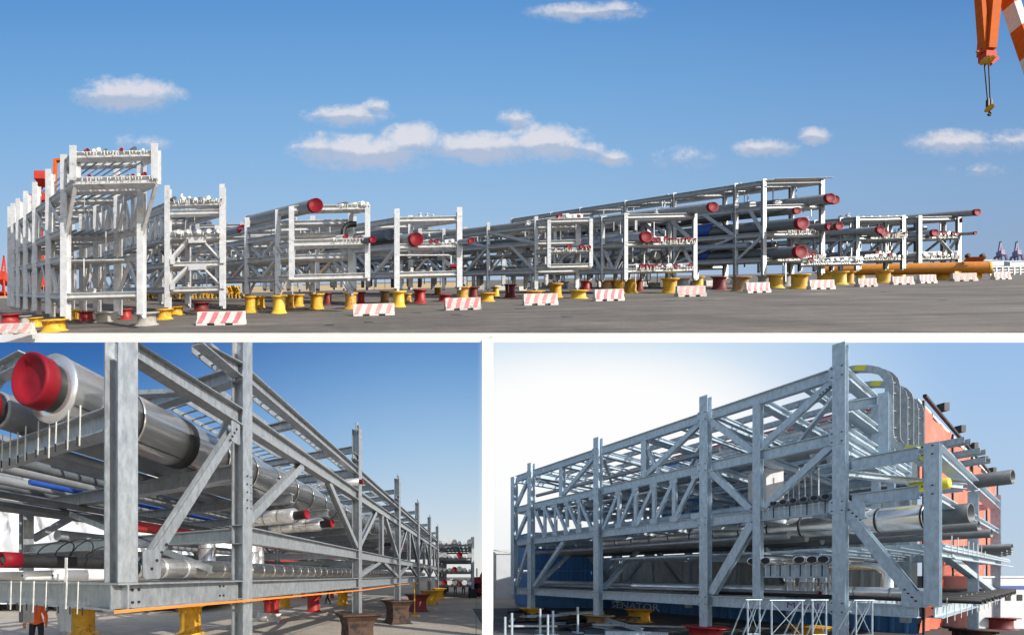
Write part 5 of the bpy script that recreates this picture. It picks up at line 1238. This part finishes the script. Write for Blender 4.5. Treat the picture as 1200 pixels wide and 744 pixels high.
# transverse clad pipe ends in a row, and vertical clad legs under them
rb((.2, 0, 2.42), (1.45, 0, 2.42), .36, .2)
for px_ in (882, 897, 937, 952, 965):
    s_ = next(k*.01 for k in range(-50, 300) if (lambda q_: (q_.x/q_.y*F0+CX) <= px_)(BR(k*.01, -.05, 0)))
    clad_pipe(br, BR(s_, 1.6, 2.76), BR(s_, -.05, 2.76), .135, 4, seg=18, core_r=.75, stub=(0,.005))
for k in range(6):
    s_ = .25+.2*k; clad_pipe(br, BR(s_, 1.2, 4.53), BR(s_, -.03, 4.53), .10, 3, 'cladding_dull', 14, core_r=.7, stub=(0,.02))
for k in range(12):
    b = MB(); p = BR(.28+.1*k, 0, 2.62)+Nr*.115; b.bar(p, p+V((0,0,-.34)), .022, .01, Nr); b.build('strap', 'white_strap' if k % 2 else 'dark_metal', br)
    b = MB(); p = BR(.22+.11*k, 0, 4.40)+Nr*.135; b.bar(p, p+V((0,0,-.34)), .02, .01, Nr); b.build('strap', 'white_strap' if k % 3 else 'dark_metal', br)
for px_ in (.35,.5,.75,.9,1.2): clad_pipe(br, BR(px_, .55, 1.65), BR(px_, .55, 2.5), .11, 2, seg=14, core_r=.85)
b = MB(); A = BR(-.3, 1.0, 2.6); b.path([A+Lr*1.6, A+Lr*.3, A+Lr*.0+V((0,0,-.06)), A-Lr*.15+V((0,0,-.25)), A-Lr*.15+V((0,0,-1.0))], .12, 14); b.build('elbow_pipe', 'cladding', br)
b = MB(); b.box(BR(1.95, .9, 5.2), (.6,.6,1.5)); b.build('wrapped_vessel', 'white_wrap', br)
text_mesh('Module 2', .26, 'marking', 'ink_purple', br, BR(.95, 0, 1.33)+Nr*.135, -Lr, (0,0,1))
# hanging strips inside the upper tier
for k in range(9):
    b = MB(); A = BR(.6+.25*k, .5+.25*k, 6.0); b.bar(A, A+V((0,0,-1.55)), .025); b.build('hanger_rod', 'galvanised', br)
# pedestals
for s_, m, lab in ((2.9,'red_paint','red flanged pedestal under the second post of the right rack'),(6.7,'tan_rust','rusty orange brown pedestal under the third post of the right rack'),(10.4,'yellow_paint','orange yellow pedestal under the left end of the right rack'),(0,'red_oxide','maroon pedestal under the tall corner post of the right rack')):
    spool(BR(s_, 0, 0), .5, 1.15, m, lab, False, 'pedestals of the lower right yard')
spool(BR(6.7, 1.6, 0), .62, 1.1, 'yellow_paint', 'yellow pedestal half hidden behind the rusty brown one', False, 'pedestals of the lower right yard')
spool(BR(1.1, 1.2, 0), .6, 1.0, 'yellow_paint', 'orange yellow pedestal behind the trestle frames', False, 'pedestals of the lower right yard')
spool(BR(SF, 7.2, 0), .5, 1.0, 'red_oxide', 'maroon pedestal under the far right end post', False, 'pedestals of the lower right yard')
spool(BR(SF, 3.6, 0), .5, 1.0, 'rust', 'dark rusty pedestal in front of the orange sheets', False, 'pedestals of the lower right yard')
# ------------------------------------------------------------------ hall behind the right rack
hall = thing('warehouse', 'grey ribbed warehouse with blue base and red roof trim behind the right rack', 'warehouse', BR(8, 6, 0))
def ribbed(s0, s1, d_, h0, h1, m, pitch=.28):
    b = MB(); L_ = abs(s1-s0)*1.06; n_ = int(L_/pitch); vs = []; k2 = 0
    for k in range(n_):
        for f, o_ in ((0,0),(.55,0),(.68,.05),(.87,.05)):
            s_ = s0+(s1-s0)*(k+f)/n_; p = BR(s_, d_, h0)+Nr*o_; vs += [p, p+V((0,0,h1-h0))]
    p = BR(s1, d_, h0); vs += [p, p+V((0,0,h1-h0))]; q_ = len(vs)//2
    b.add(vs, [[2*i, 2*i+2, 2*i+3, 2*i+1] for i in range(q_-1)]); return b.build('wall_panel', m, hall)
DH = 4.42
ribbed(-.15, 6.1, DH, 1.55, 9.1, 'wall_grey'); ribbed(6.12, 8.4, DH, 3.6, 9.1, 'wall_blue', .34); ribbed(6.12, 12.5, DH, 1.55, 3.55, 'wall_grey', .30); ribbed(12.52, 18, DH, 1.55, 3.9, 'wall_blue', .34); ribbed(-.15, 18, DH-.012, 0, 1.45, 'wall_blue', .34)
b = MB(); b.bar(BR(-.2, DH-.05, 1.5), BR(18, DH-.05, 1.5), .22, .1); b.build('ledge', 'wall_grey', hall)
b = MB(); b.bar(BR(.3, DH, 9.28), BR(8.45, DH, 9.28), .3, .3); b.build('roof_trim', 'red_steel', hall)
b = MB(); A, B, C_, D_ = BR(-.13,DH+.15,9.1), BR(8.4,DH+.15,9.1), BR(8.4,19,9.6), BR(-.13,19,9.6); b.add([A,B,C_,D_]+[q_+V((0,0,.2)) for q_ in (A,B,C_,D_)], [[0,1,2,3],[7,6,5,4],[0,4,5,1],[1,5,6,2],[2,6,7,3],[3,7,4,0]]); b.build('roof', 'wall_grey', hall)
text_mesh('SENATOR', .62, 'lettering', 'white_paint', hall, BR(11.3, DH-.05, .10)+Nr*.02, -Lr, (0,0,1), .01, 1.1)
# gable closed with orange tarpaulins between dark posts
n_ = 4
for k in range(n_):
    d0 = DH+.1+(18.3-DH)*k/n_; d1 = DH+.1+(18.3-DH)*(k+1)/n_-.12
    b, nn = cloth('tarpaulin', BR(-.22, d0, 0), BR(-.22, d1, 0), .05, 9.0, 'tarp_orange', '', '', .10, 22, 26, seed=20+k); b.build('tarpaulin', 'tarp_orange', hall)
for k in range(n_+1):
    d_ = DH+.05+(18.3-DH)*k/n_; b = MB(); b.bar(BR(-.27, d_, 0), BR(-.27, d_, 9.1), .05); b.build('gable_post', 'dark_metal', hall)
b = MB(); b.bar(BR(-.30, DH, 9.25), BR(-.30, 18.6, 9.3), .08, .10); b.build('gable_trim', 'dark_metal', hall)
for k in range(5):
    b = MB(); p = BR(-.36, DH+1.7+k*2.4, 9.4); b.box(p+V((0,0,.12)), (.22,.22,.34)); b.build('vent_cap', 'dark_metal', hall)
# office cabin at the right edge
t = thing('site_cabin', 'low white cabin with a blue band at the right edge behind the rack', 'cabin', (28, 16.2, 0))
b = MB(); b.box((30.4,17.6,1.1), (7,2.8,2.2)); b.build('wall', 'wall_white', t); b = MB(); b.box((30.4,17.6,2.24), (7.1,2.9,.08)); b.build('roof', 'wall_white', t)
b = MB(); b.box((30.4,16.19,1.78), (7,.012,.16)); b.build('stripe', 'blue_paint', t)
for x_ in (27.2,27.7,28.2,28.7): b = MB(); b.box((x_,16.19,1.35), (.22,.012,.26)); b.build('window', 'glass_dark', t)
# grey enclosure and lamp far left
t = thing('storage_tank', 'pale grey enclosure at the left edge behind the right rack', 'enclosure', (14.5, 38, 0))
b = MB(); b.box((15.2,38,2.2), (2.6,2.6,4.4)); b.build('wall', 'wall_white', t); b = MB(); b.prof((13.9,38,4.4),(16.5,38,4.4), [(-1.4,0),(1.4,0),(0,.5)]); b.build('roof', 'wall_grey', t)
b = MB(); b.tube((15.6,36.6,0),(15.6,36.6,6.2), .07, 8); b.bar((15.6,36.6,6.1),(16.2,36.2,6.2), .06); b.box((16.2,36.2,6.15), (.3,.3,.12)); b.build('lamp_post', 'galvanised', t)
# blue containers beyond the left end
ct = thing('shipping_container', 'blue ribbed shipping container beyond the left end of the right rack', 'container', (11.5, 27, 0))
def container(t, x, y, L_, m):
    b = MB(); vs = []; n_ = int(L_/.3)
    for k in range(n_):
        for f, o_ in ((0,0),(.4,0),(.5,.06),(.9,.06)): vs += [V((x+L_*(k+f)/n_, y+o_, .15)), V((x+L_*(k+f)/n_, y+o_, 2.6))]
    vs += [V((x+L_,y,.15)), V((x+L_,y,2.6))]; b.add(vs, [[2*i,2*i+2,2*i+3,2*i+1] for i in range(len(vs)//2-1)]); b.build('side_wall', m, t)
    b = MB(); b.box((x+L_/2,y+1.22,2.56), (L_,2.3,.08)); b.box((x+L_/2,y+1.22,.12), (L_,2.3,.1)); b.box((x+L_/2,y+2.4,1.35), (L_,.06,2.3)); b.box((x+.03,y+1.22,1.35), (.06,2.2,2.3)); b.box((x+L_-.03,y+1.22,1.35), (.06,2.2,2.3)); b.build('shell', m, t)
    for xx in (x, x+L_):
        b = MB(); b.bar((xx,y-.01,.1),(xx,y-.01,2.62), .14); b.build('corner_post', m, t)
container(ct, 12.0, 25.6, 4.4, 'wall_blue')
c2 = copy_tree(ct, V((11.5, 27, 2.64))); c2['label'] = 'upper blue container stacked beyond the left end of the right rack'; 
for o_ in (ct, c2): o_['group'] = 'blue containers'
# loose steel in the dark foreground
rng = random.Random(21); i_ = 0
for k in range(46):
    x = rng.uniform(5.6, 11.2); y = rng.uniform(13.6, 21); a_ = rng.uniform(-.5,.5)+(1.3 if rng.random() < .3 else 0); L_ = rng.uniform(1.2,3.2); z_ = .06+rng.choice([0,.12,.22])+.02*rng.random()
    if (x-CX*0)/y*F0+CX < 585: continue
    b = MB(); A = V((x,y,z_)); B = A+V((math.cos(a_)*L_, math.sin(a_)*L_, rng.uniform(-.02,.1)))
    kind_ = rng.random()
    if kind_ < .5: b.ibeam(A, B, .14, .12); nm, mm = 'steel_beam', rng.choice(['dark_metal','galvanised_skylit','rust'])
    elif kind_ < .8: b.bar(A, B, .22, .05); nm, mm = 'steel_plank', rng.choice(['dark_metal','galvanised_skylit','galvanised_pale'])
    else: b.tube(A, B, .06, 8); nm, mm = 'steel_tube', rng.choice(['dark_metal','galvanised'])
    tag(b.build(nm, mm, None, A), {'steel_beam':'loose short steel beam in the dark scrap pile at lower centre','steel_plank':'loose flat steel plank in the dark scrap pile at lower centre','steel_tube':'loose thin steel tube in the dark scrap pile at lower centre'}[nm], 'scrap steel', 'scrap steel on the ground')
for k, (px_, y) in enumerate(((592,13.2),(600,13.6),(633,14.2),(642,14.0),(648,14.4),(677,15))):
    x = (px_-CX)/F0*y; b = MB(); b.bar((x,y,0),(x,y,.85+.1*(k % 3)), .06); b.box((x,y,.03), (.3,.3,.06))
    tag(b.build('stake', 'galvanised_skylit'), 'upright grey steel stake '+['at the far left of the scrap pile','second at the left of the scrap pile','left of a pair in front of the scrap pile','middle of three in front of the scrap pile','right of three in front of the scrap pile','beside the rusty brown pedestal'][k], 'stake', 'stakes before the scrap pile')
# slim white trestle frames in front
for k, (p0, p1, y) in enumerate(((876,890,9.0),(904,940,8.8),(952,968,8.9),(1003,1022,8.8))):
    t = thing('trestle', 'slim white tube trestle '+['leftmost below the right rack','wide one below the purple marking','narrow one at the tall corner post','rightmost, right of the tall corner post'][k], 'trestle', ((p0-CX)/F0*y, y, 0), 'white trestles before the right rack')
    x0, x1 = (p0-CX)/F0*y, (p1-CX)/F0*y
    for x in (x0, x1): part('leg', 'galvanised_skylit', t, 'tube', (x,y,0), (x,y,1.72), .015, 8); part('leg', 'galvanised_skylit', t, 'tube', (x,y+.7,0), (x,y+.05,1.7), .013, 8)
    part('rail', 'galvanised_skylit', t, 'tube', (x0-.05,y,1.72), (x1+.05,y,1.72), .016, 8); part('rail', 'galvanised_skylit', t, 'tube', (x0,y,.9), (x1,y,.9), .012, 8)
    part('brace', 'galvanised_skylit', t, 'tube', (x0,y+.01,.9), (x1,y+.01,1.7), .007, 6); part('brace', 'galvanised_skylit', t, 'tube', (x1,y+.02,.9), (x0,y+.02,1.7), .007, 6)
